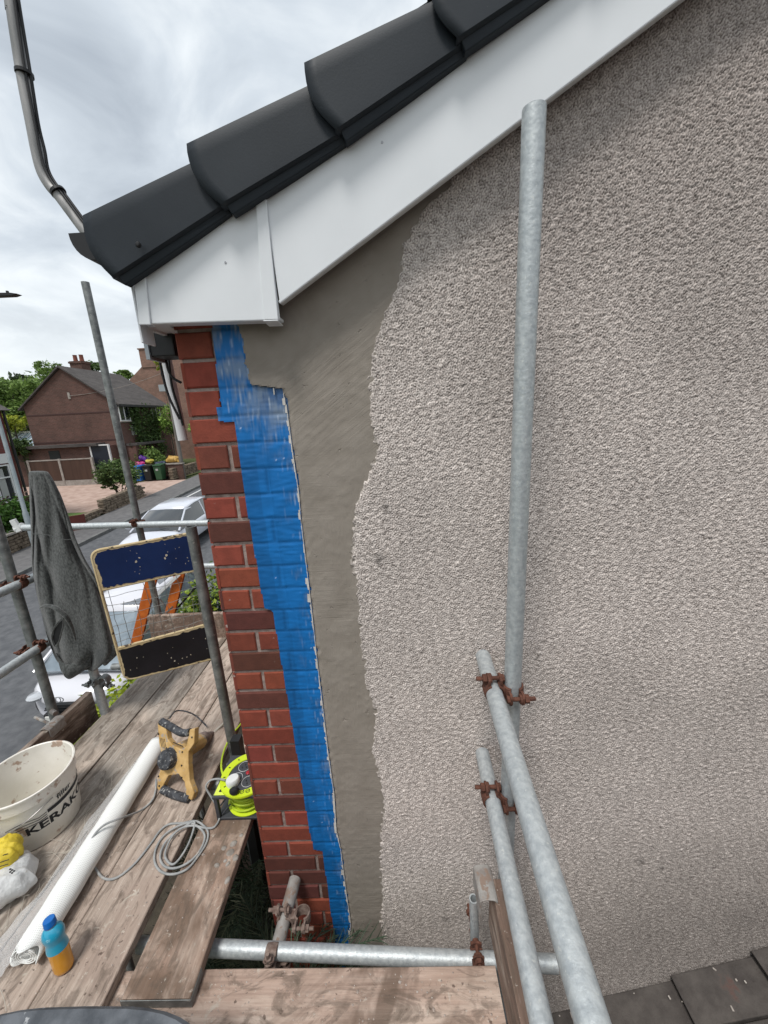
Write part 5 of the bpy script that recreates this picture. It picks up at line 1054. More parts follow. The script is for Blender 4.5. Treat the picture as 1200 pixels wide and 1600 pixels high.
def window(par, c, w, h, axw, out, bars=((.5, None),), frame_m='frame', d=.06, curtain=False):
    c = np.array(c, float); axw = nrm(axw); out = nrm(out); Zv = np.array([0, 0, 1.]); m = MB(); fw = .055
    for s_ in (-1, 1): m.box(c+axw*s_*(w/2-fw/2)+out*d/2, (fw, d, h), [axw, out, Zv]); m.box(c+Zv*s_*(h/2-fw/2)+out*d/2, (w-2*fw, d, fw), [axw, out, Zv])
    for fx, fz_ in bars:
        if fx is not None: m.box(c+axw*(fx-.5)*w+out*d/2, (fw, d*.9, h-2*fw), [axw, out, Zv])
        if fz_ is not None: m.box(c+Zv*(fz_-.5)*h+out*d/2, (w-2*fw, d*.85, fw), [axw, out, Zv])
    f_ = m.build('window', frame_m, par); m = MB(); m.box(c+out*.012, (w-.02, .02, h-.02), [axw, out, Zv]); m.build('pane', 'glass', f_)
    if curtain: m = MB(); m.box(c+axw*w*.30+out*.026, (w*.14, .004, h*.8), [axw, out, Zv]); m.box(c-axw*w*.12+out*.026, (w*.12, .004, h*.8), [axw, out, Zv]); m.build('curtain', 'curt', f_)
    m = MB(); m.box(c-Zv*(h/2+.04)+out*.06, (w+.16, .14, .07), [axw, out, Zv]); m.build('sill', 'frame' if curtain else 'conc', f_)
# ---- brown brick house across the street, gable towards the viewer
hx0, hx1, hy0, hy1, ez, rz_ = -23.35, -17.35, 24.0, 29.5, 1.60, 3.86; gy = gz(0, 24)
hs = thing('brick_house', ((hx0+hx1)/2, hy0, gy), 'brown brick house with dark tiled roof and ivy on its street front', 'house')
xm = -20.4
m = MB(); m.prism([(hx0, hy0, gy-.5), (hx1, hy0, gy-.5), (hx1, hy0, ez), (xm, hy0, rz_-.06), (hx0, hy0, ez)], (0, hy1-hy0, 0)); m.build('wall', 'bk1', hs)
m = MB(); ov = .28
for (xa, sg) in ((hx0, -1), (hx1, 1)):
    e_ = np.array([xa+sg*ov, 0, ez-ov*(rz_-ez)/abs(xa-xm)]); r__ = np.array([xm, 0, rz_]); nz_ = np.array([0, 0, .10]); m.prism([(e_[0], hy0-.16, e_[2]), (r__[0], hy0-.16, r__[2]), (r__[0], hy0-.16, r__[2]+.10), (e_[0], hy0-.16, e_[2]+.10)], (0, hy1-hy0+.3, 0))
rf = m.build('roof', 'slate', hs)
m = MB(); m.bb(-21.45, -20.65, 26.2, 27.0, 3.0, 4.55); m.bb(-21.5, -20.6, 26.15, 27.05, 4.40, 4.52); ch = m.build('chimney', 'bk1', rf)
MAT['pot'] = M('terracotta_pot', (.22, .08, .055), (.30, .12, .09), 9, .9)
for x in (-21.28, -20.85): m = MB(); m.lathe([(.14, 0), (.12, .42), (.14, .46), (.10, .46), (.09, .1)], (x, 26.6, 4.52), n=14); m.build('chimney_pot', 'pot', ch, smooth=True)
m = MB(); m.bb(hx1+.02, hx1+.36, hy0-.1, hy1, ez-.26, ez-.12); m.build('gutter', 'black', hs)
for y in (24.55, 28.1): window(hs, (hx1+.01, y, .95), 1.0, 1.0, (0, 1, 0), (1, 0, 0), ((.5, None),), 'frame')
m = MB(); m.bb(hx1, hx1+.06, 24.95, 25.35, -.5, .15); m.build('wall_plaque', 'curt', hs)
m = MB(); m.bb(hx1, hx1+.75, 24.1, 27.3, -1.15, -1.0); m.build('porch_canopy', 'slate', hs); m = MB(); m.bb(hx1, hx1+.6, 24.15, 25.2, gy-.4, -1.15); m.build('porch', 'bk1', hs)
m = MB(); m.bb(-20.3, -20.15, hy0-.04, hy0+.02, 1.95, 2.35); m.build('cable_bracket', 'conc', hs)
for z in (1.0, -.75): m = MB(); m.bb(hx0+.005, hx1-.005, hy0-.014, hy0-.001, z, z+.09); m.build('soldier_course', M('dark_brick_course', (.06, .03, .027), None, rough=.9), hs)
leaves('ivy', [((hx1+.15, 26.4, .2), (.22, 1.5, 1.25), 1.), ((hx1+.25, 26.4, -1.7), (.4, 1.8, 1.2), .8), ((hx1+.15, 25.4, .75), (.15, .6, .6), .3)], 4200, .09, DG, hs, 21)
# lean-to garage with flat felt roof
gr = thing('lean_to_garage', (-21.5, 23.5, gy), 'flat-roofed dark brick lean-to with a white framed blue-grey door', 'garage')
m = MB(); m.bb(-24.1, -17.9, 23.45, 23.97, gy-.3, -1.02); m.build('wall', 'bk1', gr); m = MB(); m.bb(-24.3, -18.6, 23.2, 23.99, -1.02, -.84); m.build('roof', 'slate', gr)
m = MB(); m.bb(-19.15, -18.0, 23.36, 23.44, -2.5, -.98); d_ = m.build('door', 'darkdoor', gr); m = MB(); m.bb(-19.22, -19.13, 23.33, 23.45, -2.6, -.94); m.bb(-18.04, -17.95, 23.33, 23.45, -2.6, -.94); m.bb(-19.13, -18.04, 23.33, 23.45, -1.02, -.94); m.build('door_frame', 'frame', d_)
m = MB(); m.bb(-22.0, -21.3, 23.42, 23.449, -3.2, -1.2); m.build('recess', 'black', gr)
# conservatory roof
cs = thing('conservatory', (-25.2, 24.6, gy), 'white glazed conservatory roof left of the brown brick house', 'conservatory'); m = MB()
m.prism([(-26.2, 24.3, -1.15), (-23.7, 24.3, -1.15), (-23.7, 26.2, .02), (-26.0, 26.2, .02)], (0, .02, .05)); m.build('glass_roof', MAT.setdefault('pglass', M('sky_reflecting_glass', (.36, .44, .52), None, rough=.15)), cs); m = MB()
for k in range(6): m.tube((-26.15+.48*k, 24.28, -1.09), (-26.0+.46*k, 26.2, .08), .035, n=6)
m.bb(-26.3, -23.7, 24.2, 24.32, -1.25, -1.08); m.bb(-26.1, -23.7, 26.1, 26.25, -.02, .12); m.build('bars', 'frame', cs)
m = MB(); m.bb(-26.2, -23.7, 24.5, 26.2, gy-.3, -1.2); m.build('wall', 'bk1', cs)
# second building with big chimney
b2 = thing('gabled_building', (-20.5, 35, gz(0, 35)), 'tall orange-brown brick building with broad stepped chimney behind the house', 'building'); m = MB(); yy = 34.0
m.prism([(-24.6, yy, -3.5), (-15.2, yy, -3.5), (-15.2, yy, 5.4), (-19.3, yy, 5.6), (-20.95, yy, 5.35), (-22.4, yy, 4.2), (-24.6, yy, 2.2)], (0, 6, 0)); m.build('wall', 'bk2', b2)
m = MB(); m.bb(-21.25, -18.9, yy-.08, yy+1.2, 5.0, 6.45); m.bb(-21.32, -18.85, yy-.14, yy+1.25, 6.45, 6.55); m.build('chimney', 'bk2', b2); m = MB(); m.bb(-15.8, -13.9, 30, 34, -3.3, 0); m.build('side_wing', 'bk1', b2); m = MB(); m.bb(-15.9, -13.8, 29.9, 34, 0, .1); m.build('wing_coping', 'conc', b2)
# dark-red house at the left edge
lh = thing('red_brick_house', (-16.5, 14.5, gz(0, 14)), 'dark red brick house at the left edge with a white framed window', 'house'); m = MB(); m.bb(-22, -16.0, 9.0, 15.0, gz(0, 14)-.3, 1.05); m.build('wall', 'bk3', lh)
m = MB(); m.prism([(-22.4, 8.8, .95), (-15.75, 8.8, .95), (-19, 8.8, 3.0)], (0, 6.4, 0)); m.build('roof', 'slate', lh)
window(lh, (-15.99, 13.55, -1.98), 2.1, 1.52, (0, 1, 0), (1, 0, 0), ((.36, None), (.68, None), (None, .66)), 'frame', .07, True)
m = MB(); m.bb(-16.0, -15.96, 12.3, 14.85, -1.17, -.78); m.build('lintel', 'frame', lh); m = MB(); m.bb(-16.0, -15.97, 12.3, 13.9, -.10, .06); m.build('string_course', 'frame', lh); m = MB(); m.tube((-15.93, 15.02, -4), (-15.93, 15.02, 1.0), .05, n=10); m.build('drainpipe', 'black', lh)
# lamp column
lc = thing('street_lamp', (-12.9, 11.7, gz(0, 11.7)), 'pale grey street lamp column at the left edge, its lamp head above', 'street lamp'); m = MB(); bz = gz(0, 11.7)+.1; hdz = on(16, 461, 1, 11.7)
m.path([(-12.9, 11.7, bz), (-12.9, 11.7, bz+1.3), (-12.9, 11.7, bz+1.35), (-12.9, 11.7, hdz[2]-.15)], [.085, .085, .065, .048], 14); m.path([(-12.9, 11.7, hdz[2]-.2), (-12.8, 11.7, hdz[2]-.02), (-12.0, 11.7, hdz[2])], [.03, .03, .03], 8); m.build('column', MAT.setdefault('lampc', M('grey_lamp_paint', (.24, .28, .30), (.32, .36, .38), 3, .5)), lc, smooth=True)
m = MB(); q = on(28, 461, 1, 11.7); m.prism([(-12.05, 11.6, hdz[2]-.035), (q[0]-.12, 11.6, hdz[2]-.045), (q[0]+.06, 11.6, hdz[2]), (q[0]-.15, 11.6, hdz[2]+.04), (-12.0, 11.6, hdz[2]+.07)], (0, .2, 0)); m.tube((q[0]-.30, 11.7, hdz[2]+.06), (q[0]-.30, 11.7, hdz[2]+.12), .04, n=8); m.build('lamp_head', 'black', lc, bevel=.01)
# timber utility pole
up = gp(288, 748); ul = thing('utility_pole', tuple(up), 'grey timber utility pole at the pavement edge with a pale box near its top', 'pole'); t_ = on(262, 575, 1, up[1]); m = MB(); m.tube(up+(0, 0, -.1), (up[0], up[1], t_[2]), .13, .10, n=12); m.build('pole', MAT.setdefault('poleg', M('grey_timber', (.10, .09, .08), (.18, .17, .155), 5, .9, stretch=(1, 1, .1))), ul, smooth=True)
q = on(262, 606, 1, up[1]-.2); m = MB(); m.box((up[0]-.10, up[1]-.2, q[2]), (.62, .25, .40)); m.build('equipment_box', MAT.setdefault('lbox', M('pale_grey_box', (.30, .33, .34), None, rough=.5)), ul); m = MB(); m.tube((up[0], up[1]-.15, q[2]+.25), (up[0]-.1, up[1]-.2, q[2]+.9), .10, n=8); m.build('cable_head', 'black', ul)
# telephone wires
m = MB(); A_, B_ = np.array([-20.2, 23.95, 2.15]), np.array([up[0], up[1], t_[2]-.2]); m.path([A_*(1-t)+B_*t+np.array([0, 0, -.25*4*t*(1-t)]) for t in np.linspace(0, 1, 14)], .012, 5); tag(m.build('telephone_wire', 'conc'), 'thin wire crossing in front of the gable to the utility pole', 'wire')
# ---- garden fence, driveway wall and planting
fe = thing('panel_fence', (-20.9, 23.15, gy), 'brown panel fence in pale concrete posts along the back of the driveway', 'fence'); fx = [-23.2, -21.15, -19.05]
for x in fx: m = MB(); m.bb(x-.07, x+.07, 23.05, 23.19, gy-.1, -1.70); m.build('post', 'conc', fe)
for a, b_ in zip(fx[:-1], fx[1:]):
    m = MB(); m.bb(a+.07, b_-.07, 23.08, 23.14, gy+.42, -1.80); m.build('fence_panel', 'fencep', fe); m = MB(); m.bb(a+.07, b_-.07, 23.07, 23.15, gy-.05, gy+.40); m.build('gravel_board', 'conc', fe); m = MB(); m.bb(a+.07, b_-.07, 23.06, 23.16, -1.80, -1.73); m.build('capping_rail', 'conc', fe)
MAT['stone'] = M('rough_stone', (.10, .075, .055), (.24, .19, .14), 7, .95, bscale=14, bstr=.8, bdist=.02)
def stone_wall(pts, h, w, label, seed, par=None):
    R = random.Random(seed); m = MB()
    for (x0, y0), (x1, y1) in zip(pts[:-1], pts[1:]):
        L_ = math.hypot(x1-x0, y1-y0); d = np.array([(x1-x0)/L_, (y1-y0)/L_, 0]); s_ = np.array([-d[1], d[0], 0]); row = 0; z = 0
        while z < h:
            hh = R.uniform(.08, .14); x = -R.random()*.1
            while x < L_: l = R.uniform(.15, .38); c = np.array([x0, y0, gz(0, y0+d[1]*x)+.1+z+hh/2])+d*(x+l/2); m.box(c+s_*R.uniform(-.02, .02), (l-.02, w*R.uniform(.85, 1.1), hh-.015), [d, s_, (0, 0, 1)]); x += l
            z += hh
    return tag(m.build('stone_wall', 'stone', bevel=.012), label, 'wall', 'rough stone garden walls')
stone_wall([(-13.45, 15.9), (-13.55, 18.9)], .62, .30, 'rough stone garden wall at the foot of the leafy shrub', 3)
stone_wall([(-13.45, 13.2), (-13.5, 15.6)], .30, .34, 'low broken stone wall beside the dark red gate panel', 4)
stone_wall([(-13.4, 6.5), (-13.42, 12.6)], .62, .22, 'stone wall with pale coping below the green hedge at the left edge', 5)
m = MB(); m.prism([(-13.6, 6.5, gz(0, 6.5)+.74), (-13.24, 6.5, gz(0, 6.5)+.74), (-13.24, 12.65, gz(0, 12.65)+.74), (-13.6, 12.65, gz(0, 12.65)+.74)], (0, 0, .06)); tag(m.build('wall_coping', 'conc'), 'pale flat coping stones on the wall below the hedge', 'coping')
stone_wall([(-14.4, 23.6), (-13.95, 26.2)], .6, .3, 'small stone wall piece beside the utility pole and bins', 6)
m = MB(); a, b_ = gp(113, 834), gp(137, 830); m.prism([a, b_, b_+(0, 0, .72), a+(0, 0, .72)], (0, .05, 0)); tag(m.build('gate_panel', 'redp', bevel=.01), 'low dark red panel beside the purple bush at the lawn edge', 'panel')
def hedge(name, c, r_, n, size, pal, label, seed, cat='hedge', grp=None):
    t = thing(name, (c[0], c[1], gz(0, c[1])), label, cat, grp); leaves('foliage', [(c, r_, 1.), ((c[0]+r_[0]*.4, c[1]+r_[1]*.4, c[2]+r_[2]*.3), (r_[0]*.5, r_[1]*.5, r_[2]*.6), .3), ((c[0]-r_[0]*.4, c[1]-r_[1]*.5, c[2]+r_[2]*.2), (r_[0]*.5, r_[1]*.5, r_[2]*.6), .3)], n, size, pal, t, seed)
    m = MB(); m.path([(c[0], c[1], gz(0, c[1])), (c[0], c[1], c[2])], [.05, .03], 7); m.build('stem', 'bark', t); return t
hedge('hedge', (-14.2, 11.6, -3.15), (.75, 1.9, .75), 7000, .07, [(.05, .12, .02), (.08, .17, .03), (.035, .08, .015)], 'dense bright green hedge above the stone wall at the left edge', 2)
hedge('hedge', (-14.9, 13.6, -3.0), (.6, .9, .55), 2000, .07, [(.10, .055, .05), (.14, .09, .07), (.05, .07, .03)], 'brownish hedge below the window of the red brick house', 3)
sb = gp(190, 783); t = thing('shrub', tuple(sb), 'rounded leafy shrub with bare lower stems in front of the driveway', 'shrub')
c = on(182, 738, 1, sb[1]); leaves('foliage', [(c, (.85, .8, .65), 1), (c+(-.5, 0, -.25), (.5, .5, .4), .4), (c+(.55, 0, -.15), (.6, .5, .5), .5), (c+(.1, 0, .4), (.5, .5, .3), .3), (c+(-.4, -.2, -.75), (.35, .3, .15), .12)], 4200, .075, [(.07, .12, .035), (.11, .17, .05), (.16, .22, .08), (.045, .08, .025)], t, 6)
m = MB(); R = random.Random(4)
for k in range(7): a = R.uniform(-.25, .35); m.path([sb+(0, 0, -.05), sb+(a*.7, R.uniform(-.1, .1), .5), sb+(a*2, R.uniform(-.3, .3), 1.3)], [.03, .022, .01], 6)
m.build('stems', 'bark', t)
c = on(106, 826, 1, 13.6); hedge('heather_bush', c, (.28, .3, .26), 700, .05, [(.10, .03, .05), (.14, .05, .07), (.06, .03, .03)], 'small purple bush beside the dark red panel', 8, 'bush')
hedge('garden_bush', (-16.6, 25.0, -2.3), (.9, .9, .9), 2600, .09, MG, 'green bush below the ivy beside the coloured bags', 9, 'bush')
hedge('garden_bush', (-14.6, 24.5, -3.0), (.5, .6, .5), 1200, .07, [(.09, .05, .04), (.06, .08, .03), (.13, .12, .07)], 'brown and green bush between the green bin and the utility pole', 10, 'bush')
q = on(315, 672, 1, 20); hedge('garden_bush', q, (.55, .5, .42), 1200, .08, BG, 'light green bush near the pavement just left of the brick corner', 14, 'bush')
# ---- wheelie bins and bags
def bin_(c, col, label):
    t = thing('wheelie_bin', tuple(c), label, 'bin', 'wheelie bins standing on the driveway'); mt = M('bin_plastic', col, None, rough=.45)
    m = MB(); c = np.array(c)
    P = [(-.24, -.30), (.24, -.30), (.24, .30), (-.24, .30)]; vs = [c+(a*.82, b_*.80, .06) for a, b_ in P]+[c+(a, b_, .96) for a, b_ in P]; m.add(vs, [(0, 1, 2, 3), (4, 5, 6, 7)]+[(i, (i+1) % 4, 4+(i+1) % 4, 4+i) for i in range(4)]); m.build('body', mt, t, bevel=.02)
    m = MB(); m.prism([c+(-.27, -.34, .965), c+(.27, -.34, .965), c+(.27, .34, 1.02), c+(-.27, .34, 1.02)], (0, 0, .05)); l = m.build('lid', mt, t, bevel=.015)
    m = MB(); m.tube(c+(-.2, .36, 1.0), c+(.2, .36, 1.0), .018, n=8); m.build('handle', mt, l)
    for s_ in (-1, 1): m = MB(); m.tube(c+(s_*.22, .26, .10), c+(s_*.26, .26, .10), .10, n=16); m.build('wheel', 'black', t)
    m = MB(); m.box(c+(-.02, -.285, .72), (.16, .01, .13)); m.build('sticker', 'curt', t)
bo = gp(219, 755); bin_(bo+(.05, 0, .1), (.015, .12, .42), 'blue wheelie bin, leftmost of the three'); bin_(bo+(.68, .12, .1), (.012, .014, .013), 'black wheelie bin between the blue and the green ones'); bin_(bo+(1.30, .25, .1), (.03, .085, .04), 'dark green wheelie bin, rightmost of the three')
m = MB(); m.bb(bo[0]-.1, bo[0]+2.6, bo[1]+.65, bo[1]+.85, bo[2]-.1, bo[2]+1.05); tag(m.build('low_wall', 'bk1'), 'low dark brick wall behind the three bins, bags lying on it', 'wall')
m = MB(); m.bb(bo[0]-.15, bo[0]+2.65, bo[1]+.60, bo[1]+.9, bo[2]+1.05, bo[2]+1.12); tag(m.build('wall_coping', 'conc'), 'pale coping on the low wall behind the three bins', 'coping')
for px, py, sz, col, lb in ((222, 717, (.42, .3, .24), (.11, .025, .28), 'purple rubbish bag on the wall behind the blue bin'), (222, 724, (.30, .22, .16), (.62, .06, .26), 'pink bag lying in front of the purple bag'), (237, 720, (.22, .2, .13), (.55, .45, .08), 'small yellow bag beside the purple bag'), (272, 718, (.48, .3, .24), (.52, .32, .08), 'orange-yellow sacks beside the utility pole'), (254, 723, (.32, .25, .12), (.04, .05, .09), 'dark blue bag between the pink and orange bags')):
    free_lump('rubbish_bag', on(px, py, 1, bo[1]+1.15)+(0, (0 if py < 720 else -.25), 0), sz, M('bag_plastic', tuple(x*.8 for x in col), col, 5, .4, bscale=7, bstr=.8, bdist=.04), px+py, .8, lb, 'bag')
# ---- trees behind
tree('tree', 22, 628, 34, 46, MG, 'broad mid green tree behind the conservatory at the left edge', 6500, .14, 1.0, seed=1, grp='trees behind the houses')
tree('tree', 62, 612, 46, 40, MG, 'tree behind the gable\'s left slope, merging with the hillside wood', 5200, .16, 1.0, seed=2, grp='trees behind the houses')
tree('tree', 82, 588, 40, 27, MG, 'airy tree top with loose twigs rising above the left roof slope', 1700, .12, 1.1, seed=3, grp='trees behind the houses')
tree('tree', 150, 577, 39, 20, DG, 'dark tree crown just right of the brick house chimney', 1500, .12, .8, seed=4, grp='trees behind the houses')
tree('tree', 20, 662, 25.5, 24, YG, 'yellow-green small tree in front of the broad green tree', 2600, .10, .8, seed=5, grp='trees behind the houses')
tree('tree', 33, 705, 23.4, 24, DG, 'dark bush-like tree between the red house and the lean-to', 2600, .09, 1.1, seed=6, grp='trees behind the houses')
tree('tree', 196, 588, 46, 16, MG, 'small tree top in the gap between the tiled roof and the tall building', 1200, .14, .7, seed=7, grp='trees behind the houses')
tree('tree', 262, 655, 28, 20, BG, 'slender light green tree in front of the tall orange-brown building', 1300, .10, 2.0, seed=8, grp='trees behind the houses')
tree('tree', 250, 570, 28, 9, YG, 'sparse pale green branch tips above the slender tree', 260, .09, 1.0, seed=9, grp='trees behind the houses', nb=3)
# far wooded hillside
P = []; g = np.random.default_rng(4); blobs = []
for k in range(150):
    x = g.uniform(-330, -10); y = g.uniform(80, 210); z = hillz(x, y); blobs.append(((x, y, z+3.5), (6, 6, 4.5), 1.))
o = leaves('wooded_hillside', blobs, 26000, 1.25, [(.04, .065, .03), (.06, .09, .035), (.05, .075, .035)], None, 44); tag(o, 'dark wooded hillside on the horizon beyond the houses', 'wood'); o['kind'] = 'stuff'
# ---- bushes just below the platform
hedge('hedge', (-3.35, 2.75, -3.75), (.62, 1.0, .55), 5200, .045, [(.30, .38, .03), (.42, .48, .05), (.20, .28, .03)], 'bright yellow-green hedge showing between the toe board and the platform edge', 31)
hedge('hedge', (-3.6, 5.9, -3.5), (.5, .9, .55), 2600, .05, [(.28, .36, .04), (.16, .24, .04), (.07, .12, .03)], 'yellow-green bush seen between the gate post and the brick corner', 32)

# ---- cars
MAT['tyre'] = M('tyre_rubber', (.014, .014, .015), None, rough=.8); MAT['alloy'] = M('alloy_wheel', (.32, .32, .33), None, rough=.35, metal=.8); MAT['carglass'] = M('car_glass', (.010, .013, .016), None, rough=.04, spec=1.0, coat=.6); MAT['headl'] = M('headlight', (.45, .47, .50), None, rough=.08, spec=.9, coat=.6); MAT['plate'] = M('white_number_plate', (.66, .66, .62), None, rough=.5)
def car(c, yaw, paint, label, L=3.9, Wd=1.68, H=1.45, roofpanel=None, kind='hatch', glass='carglass'):
    """c: ground point under the front bumper centre; the car's length runs back along +local y"""
    t = thing('parked_car', tuple(c), label, 'car', 'cars parked below the house'); c = np.array(c, float); ax = np.array([cos(yaw), sin(yaw), 0]); ay = np.array([-sin(yaw), cos(yaw), 0])
    slope = np.array([0, 0, GS])
    def P(x, y_, z): return c+ax*x+ay*y_+np.array([0, 0, z])+slope*(y_*cos(yaw)+x*sin(yaw))
    w = Wd/2; hood, belt = .86, .93; kl = L/3.9
    st = [(-.02, .26, .52, .62), (.0, .24, .60, .74), (.10, .22, .70, .88), (.35, .20, .78, .965), (.70, .20, .83, .99), (1.05*kl, .20, .90, 1.0), (1.6*kl, .20, .93, 1.0), (2.4*kl, .20, .95, 1.0), (3.2*kl, .20, .96, .99), (3.65*kl, .22, .95, .95), (L-.06, .26, .90, .86), (L, .32, .80, .78)]
    def ringc(y_, zb, zt, ws):
        h_ = zt-zb; pr = [(-.80, zb), (-.97, zb+h_*.16), (-1.0, zb+h_*.45), (-.975, zb+h_*.78), (-.90, zb+h_*.95), (-.55, zt+.012), (0, zt+.028), (.55, zt+.012), (.90, zb+h_*.95), (.975, zb+h_*.78), (1.0, zb+h_*.45), (.97, zb+h_*.16), (.80, zb)]
        nose = .16*max(0, 1-y_/.5)
        return [P(x*w*ws, y_+nose*x*x*1.6, z) for x, z in pr]
    m = MB(); R_ = [ringc(*s_) for s_ in st]; n = 13; m.add([p for r_ in R_ for p in r_], [(i*n+k, i*n+(k+1) % n, (i+1)*n+(k+1) % n, (i+1)*n+k) for i in range(len(st)-1) for k in range(n)]+[tuple(range(n)), tuple((len(st)-1)*n+k for k in range(n))])
    mt = M('car_paint', tuple(x*.97 for x in paint), paint, 1.2, .25, coat=.7, spec=.5); body = m.build('body', mt, t, smooth=True, sub=1)
    # greenhouse in glass, then roof skin and pillars over it
    ys2 = [.86*kl, 1.62*kl, 2.2*kl, 3.0*kl, 3.62*kl, 3.84*kl] if kind == 'hatch' else [.98*kl, 1.72*kl, 2.3*kl, 2.95*kl, 3.45*kl, 3.66*kl]; zt2 = [.90, H-.075, H-.01, H-.02, H-.14, .96]; wt = [.86, .70, .71, .70, .66, .80]
    if kind == 'city': ys2 = [.46, 1.28, 1.9, 2.6, 3.1, 3.36]; wt = [.84, .64, .66, .66, .62, .78]
    m = MB(); R_ = []
    for y_, z, ww in zip(ys2, zt2, wt):
        bw = .90; zl = .84; R_.append([P(-w*bw, y_, zl), P(-w*(bw*.5+ww*.5), y_+.0, (zl+z)/2), P(-w*ww, y_, z-.03), P(-w*ww*.85, y_-.03, z), P(0, y_-.06, z+.025), P(w*ww*.85, y_-.03, z), P(w*ww, y_, z-.03), P(w*(bw*.5+ww*.5), y_, (zl+z)/2), P(w*bw, y_, zl)])
    n = 9; m.add([p for r_ in R_ for p in r_], [(i*n+k, i*n+k+1, (i+1)*n+k+1, (i+1)*n+k) for i in range(len(R_)-1) for k in range(n-1)]+[tuple(range(n)), tuple((len(R_)-1)*n+k for k in range(n))]); m.build('windows', glass, t, smooth=True)
    def off(p, z=.012): return p+np.array([0, 0, z])
    m = MB(); rr3 = []
    for i in (1, 2, 3, 4): rr3.append([off(R_[i][k], .014) if i != 1 else off(R_[i][k], .012)+ay*.03 for k in (2, 3, 4, 5, 6)])
    m.add([p for r_ in rr3 for p in r_], [(i*5+k, i*5+k+1, (i+1)*5+k+1, (i+1)*5+k) for i in range(3) for k in range(4)]); m.build('roof', mt, t, smooth=True, thick=.02)
    m = MB()
    for s_ in (2, 6):
        sx2 = -1 if s_ == 2 else 1; e_ = 0 if s_ == 2 else 8
        m.path([R_[0][e_]+(0, 0, .03), R_[1][s_]+ay*.02, R_[4][s_], R_[5][e_]+(0, 0, .02)], [.035, .03, .04, .05], 8)
        a_ = (R_[2][s_]+R_[3][s_])/2; b3 = (R_[2][e_]+R_[3][e_])/2; m.path([a_, b3], .035, 8)
    m.build('pillars', mt, t, smooth=True)
    if roofpanel: m = MB(); q = [R_[1][3]*.72+R_[2][3]*.28, R_[1][5]*.72+R_[2][5]*.28, R_[3][5]*.75+R_[2][5]*.25, R_[3][3]*.75+R_[2][3]*.25]; m.prism([off(p, .035) for p in q], (0, 0, .006)); m.build('sunroof', roofpanel, t)
    m = MB()
    for yb, k0 in ((.02, 0),):
        m.box(P(0, .06, .40), (w*.8, .10, .16), [ax, ay, (0, 0, 1)])
    m.build('lower_grille', 'black', t, bevel=.02); m = MB()
    for k in range(3): m.box(P(0, .015-.006*(k == 1), .58+.04*k), (w*.62-.05*k, .06, .014), [ax, ay, (0, 0, 1)])
    m.build('grille', 'black', t)
    m = MB(); m.path([P(.075*cos(q), -.012, .755+.04*sin(q)) for q in np.linspace(0, 2*pi, 16)], .007, 5, cap=False); m.path([P(.035*cos(q), -.014, .755+.04*sin(q)) for q in np.linspace(0, 2*pi, 12)], .006, 5, cap=False); m.build('badge', 'alloy', t)
    for s_ in (-1, 1):
        m = MB(); q = P(s_*w*.66, .20, .66); m.lathe([(.0001, -.05), (.07, -.04), (.09, 0), (.07, .03), (.0001, .04)], q, [ax*1., ay, (0, 0, 1)], 16, 1.4, 1.3); m.build('headlight', 'headl', t, smooth=True)
        for y_ in (.78*kl, 3.12*kl):
            wc = P(s_*(w-.10), y_, .30); wh = MB(); wh.lathe([(.18, -.09), (.30, -.09), (.315, -.06), (.315, .06), (.30, .09), (.18, .09)], wc, [ay, (0, 0, 1), ax*s_], 28); ty = wh.build('wheel', 'tyre', t, smooth=True); m = MB(); m.lathe([(.0001, .06), (.05, .075), (.19, .085), (.20, .07), (.0001, .05)], wc, [ay, (0, 0, 1), ax*s_], 20); m.build('rim', 'alloy', ty, smooth=True)
        m = MB(); q = P(s_*(w+.09), 1.18*kl, .98); m.lathe([(.0001, -.05), (.075, -.03), (.085, 0), (.06, .04), (.0001, .05)], q, [ax, (0, 0, 1), ay], 12, 1.25, .8); m.build('door_mirror', mt, t, smooth=True)
        m = MB(); m.tube(P(s_*.52*1, .93*kl, .955), P(s_*.52-s_*.42*.6-.12, 1.0*kl, 1.0), .008, n=5); m.build('wiper', 'black', t)
    m = MB(); m.box(P(0, -.03, .43), (.50, .02, .11), [ax, ay, (0, 0, 1)]); m.build('number_plate', 'plate', t)
    return t
MAT['skyglass'] = M('sky_toned_windscreen', (.20, .24, .27), (.34, .39, .43), 3, .12, .5)  # pale base colour stands in for part of the sky's reflection
carA = car((-4.98, 3.5, gz(0, 3.5)), radians(1), (.62, .62, .66), 'white hatchback nearest below, its bonnet under the hoodie and roof behind the panel', L=3.45, Wd=1.62, kind='city', glass='skyglass', roofpanel=MAT.setdefault('sunr', M('grey_sunroof', (.16, .17, .19), None, rough=.25)))
carC = car((-7.75, 9.5, gz(0, 9.5)), radians(0), (.58, .60, .66), 'silver-white saloon car parked beyond the far rail beside the brick corner', L=4.4, Wd=1.8, H=1.42, kind='saloon')
carD = car((-3.0, 4.6, gz(0, 4.6)-.0), radians(0), (.035, .036, .042), 'dark grey car parked close below, glimpsed through the wire mesh', L=4.1, Wd=1.7, H=1.5)
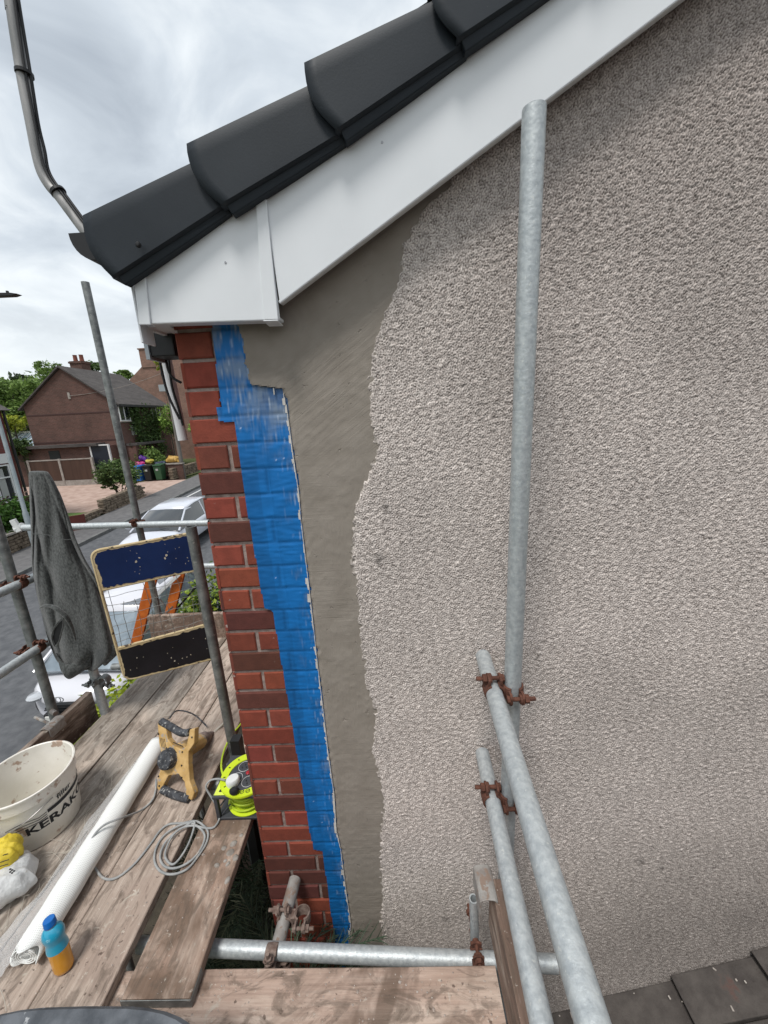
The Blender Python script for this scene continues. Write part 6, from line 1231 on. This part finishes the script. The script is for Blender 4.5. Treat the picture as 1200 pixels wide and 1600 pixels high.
# ---- orange and blue ladder lashed beyond the platform end
MAT['orange'] = M('orange_painted_steel', (.48, .105, .012), (.62, .15, .02), 14, .5, spot=(.12, .05, .03), sscale=60, sth=.66); MAT['bluep'] = M('blue_painted_steel', (.01, .035, .14), (.015, .05, .19), 14, .5, spot=(.08, .08, .09), sscale=50, sth=.68)
ld = thing('steel_ladder', tuple(wp(212, 1003, 2.2)), 'orange stiles with a blue foot and crossed rusty braces, seen through the wire mesh', 'ladder')
def bar(a, b_, w, th, nm, mat, y=2.2, y2=None):
    p, q = wp(*a, y), wp(*b_, y if y2 is None else y2); d = q-p; m = MB(); m.box((p+q)/2, (w, th, np.linalg.norm(d)), [nrm(np.cross((0, 1, 0), d)), nrm(np.cross(d, np.cross((0, 1, 0), d))), d]); return m.build(nm, mat, ld, bevel=.003)
bar((243, 880), (209, 1022), .098, .03, 'stile', 'orange'); bar((285, 880), (265, 962), .092, .03, 'stile', 'orange'); bar((266, 957), (253, 1012), .08, .03, 'foot', 'bluep')
bar((240, 935), (280, 898), .03, .02, 'brace', 'frame', 2.16); bar((225, 990), (270, 948), .018, .015, 'brace', 'rust_dull', 2.15); bar((232, 1002), (308, 915), .018, .015, 'brace', 'black', 2.25); bar((222, 872), (236, 868), .04, .03, 'rung', 'orange'); bar((248, 936), (262, 955), .03, .02, 'brace', 'galv_dark', 2.24)

# ================================================================== UNSEEN HOUSE added behind the photographer to shade the lower wall
nb_ = thing('added_shade_house', (3.0, -4.6, -4.9), 'unseen brick house added behind the camera to shade the lower wall', 'house')
m = MB(); m.prism([(-.6, -3.6, -5.0), (8.6, -3.6, -5.0), (8.6, -3.6, -.5), (4.0, -3.6, 1.6), (-.6, -3.6, -.5)], (0, -7, 0)); m.build('wall', 'bk2', nb_)
m = MB()
for xa in (-.9, 8.9): m.prism([(xa, -3.5, -.65), (4.0, -3.5, 1.62), (4.0, -3.5, 1.72), (xa, -3.5, -.53)], (0, -7.2, 0))
m.build('roof', 'slate', nb_)
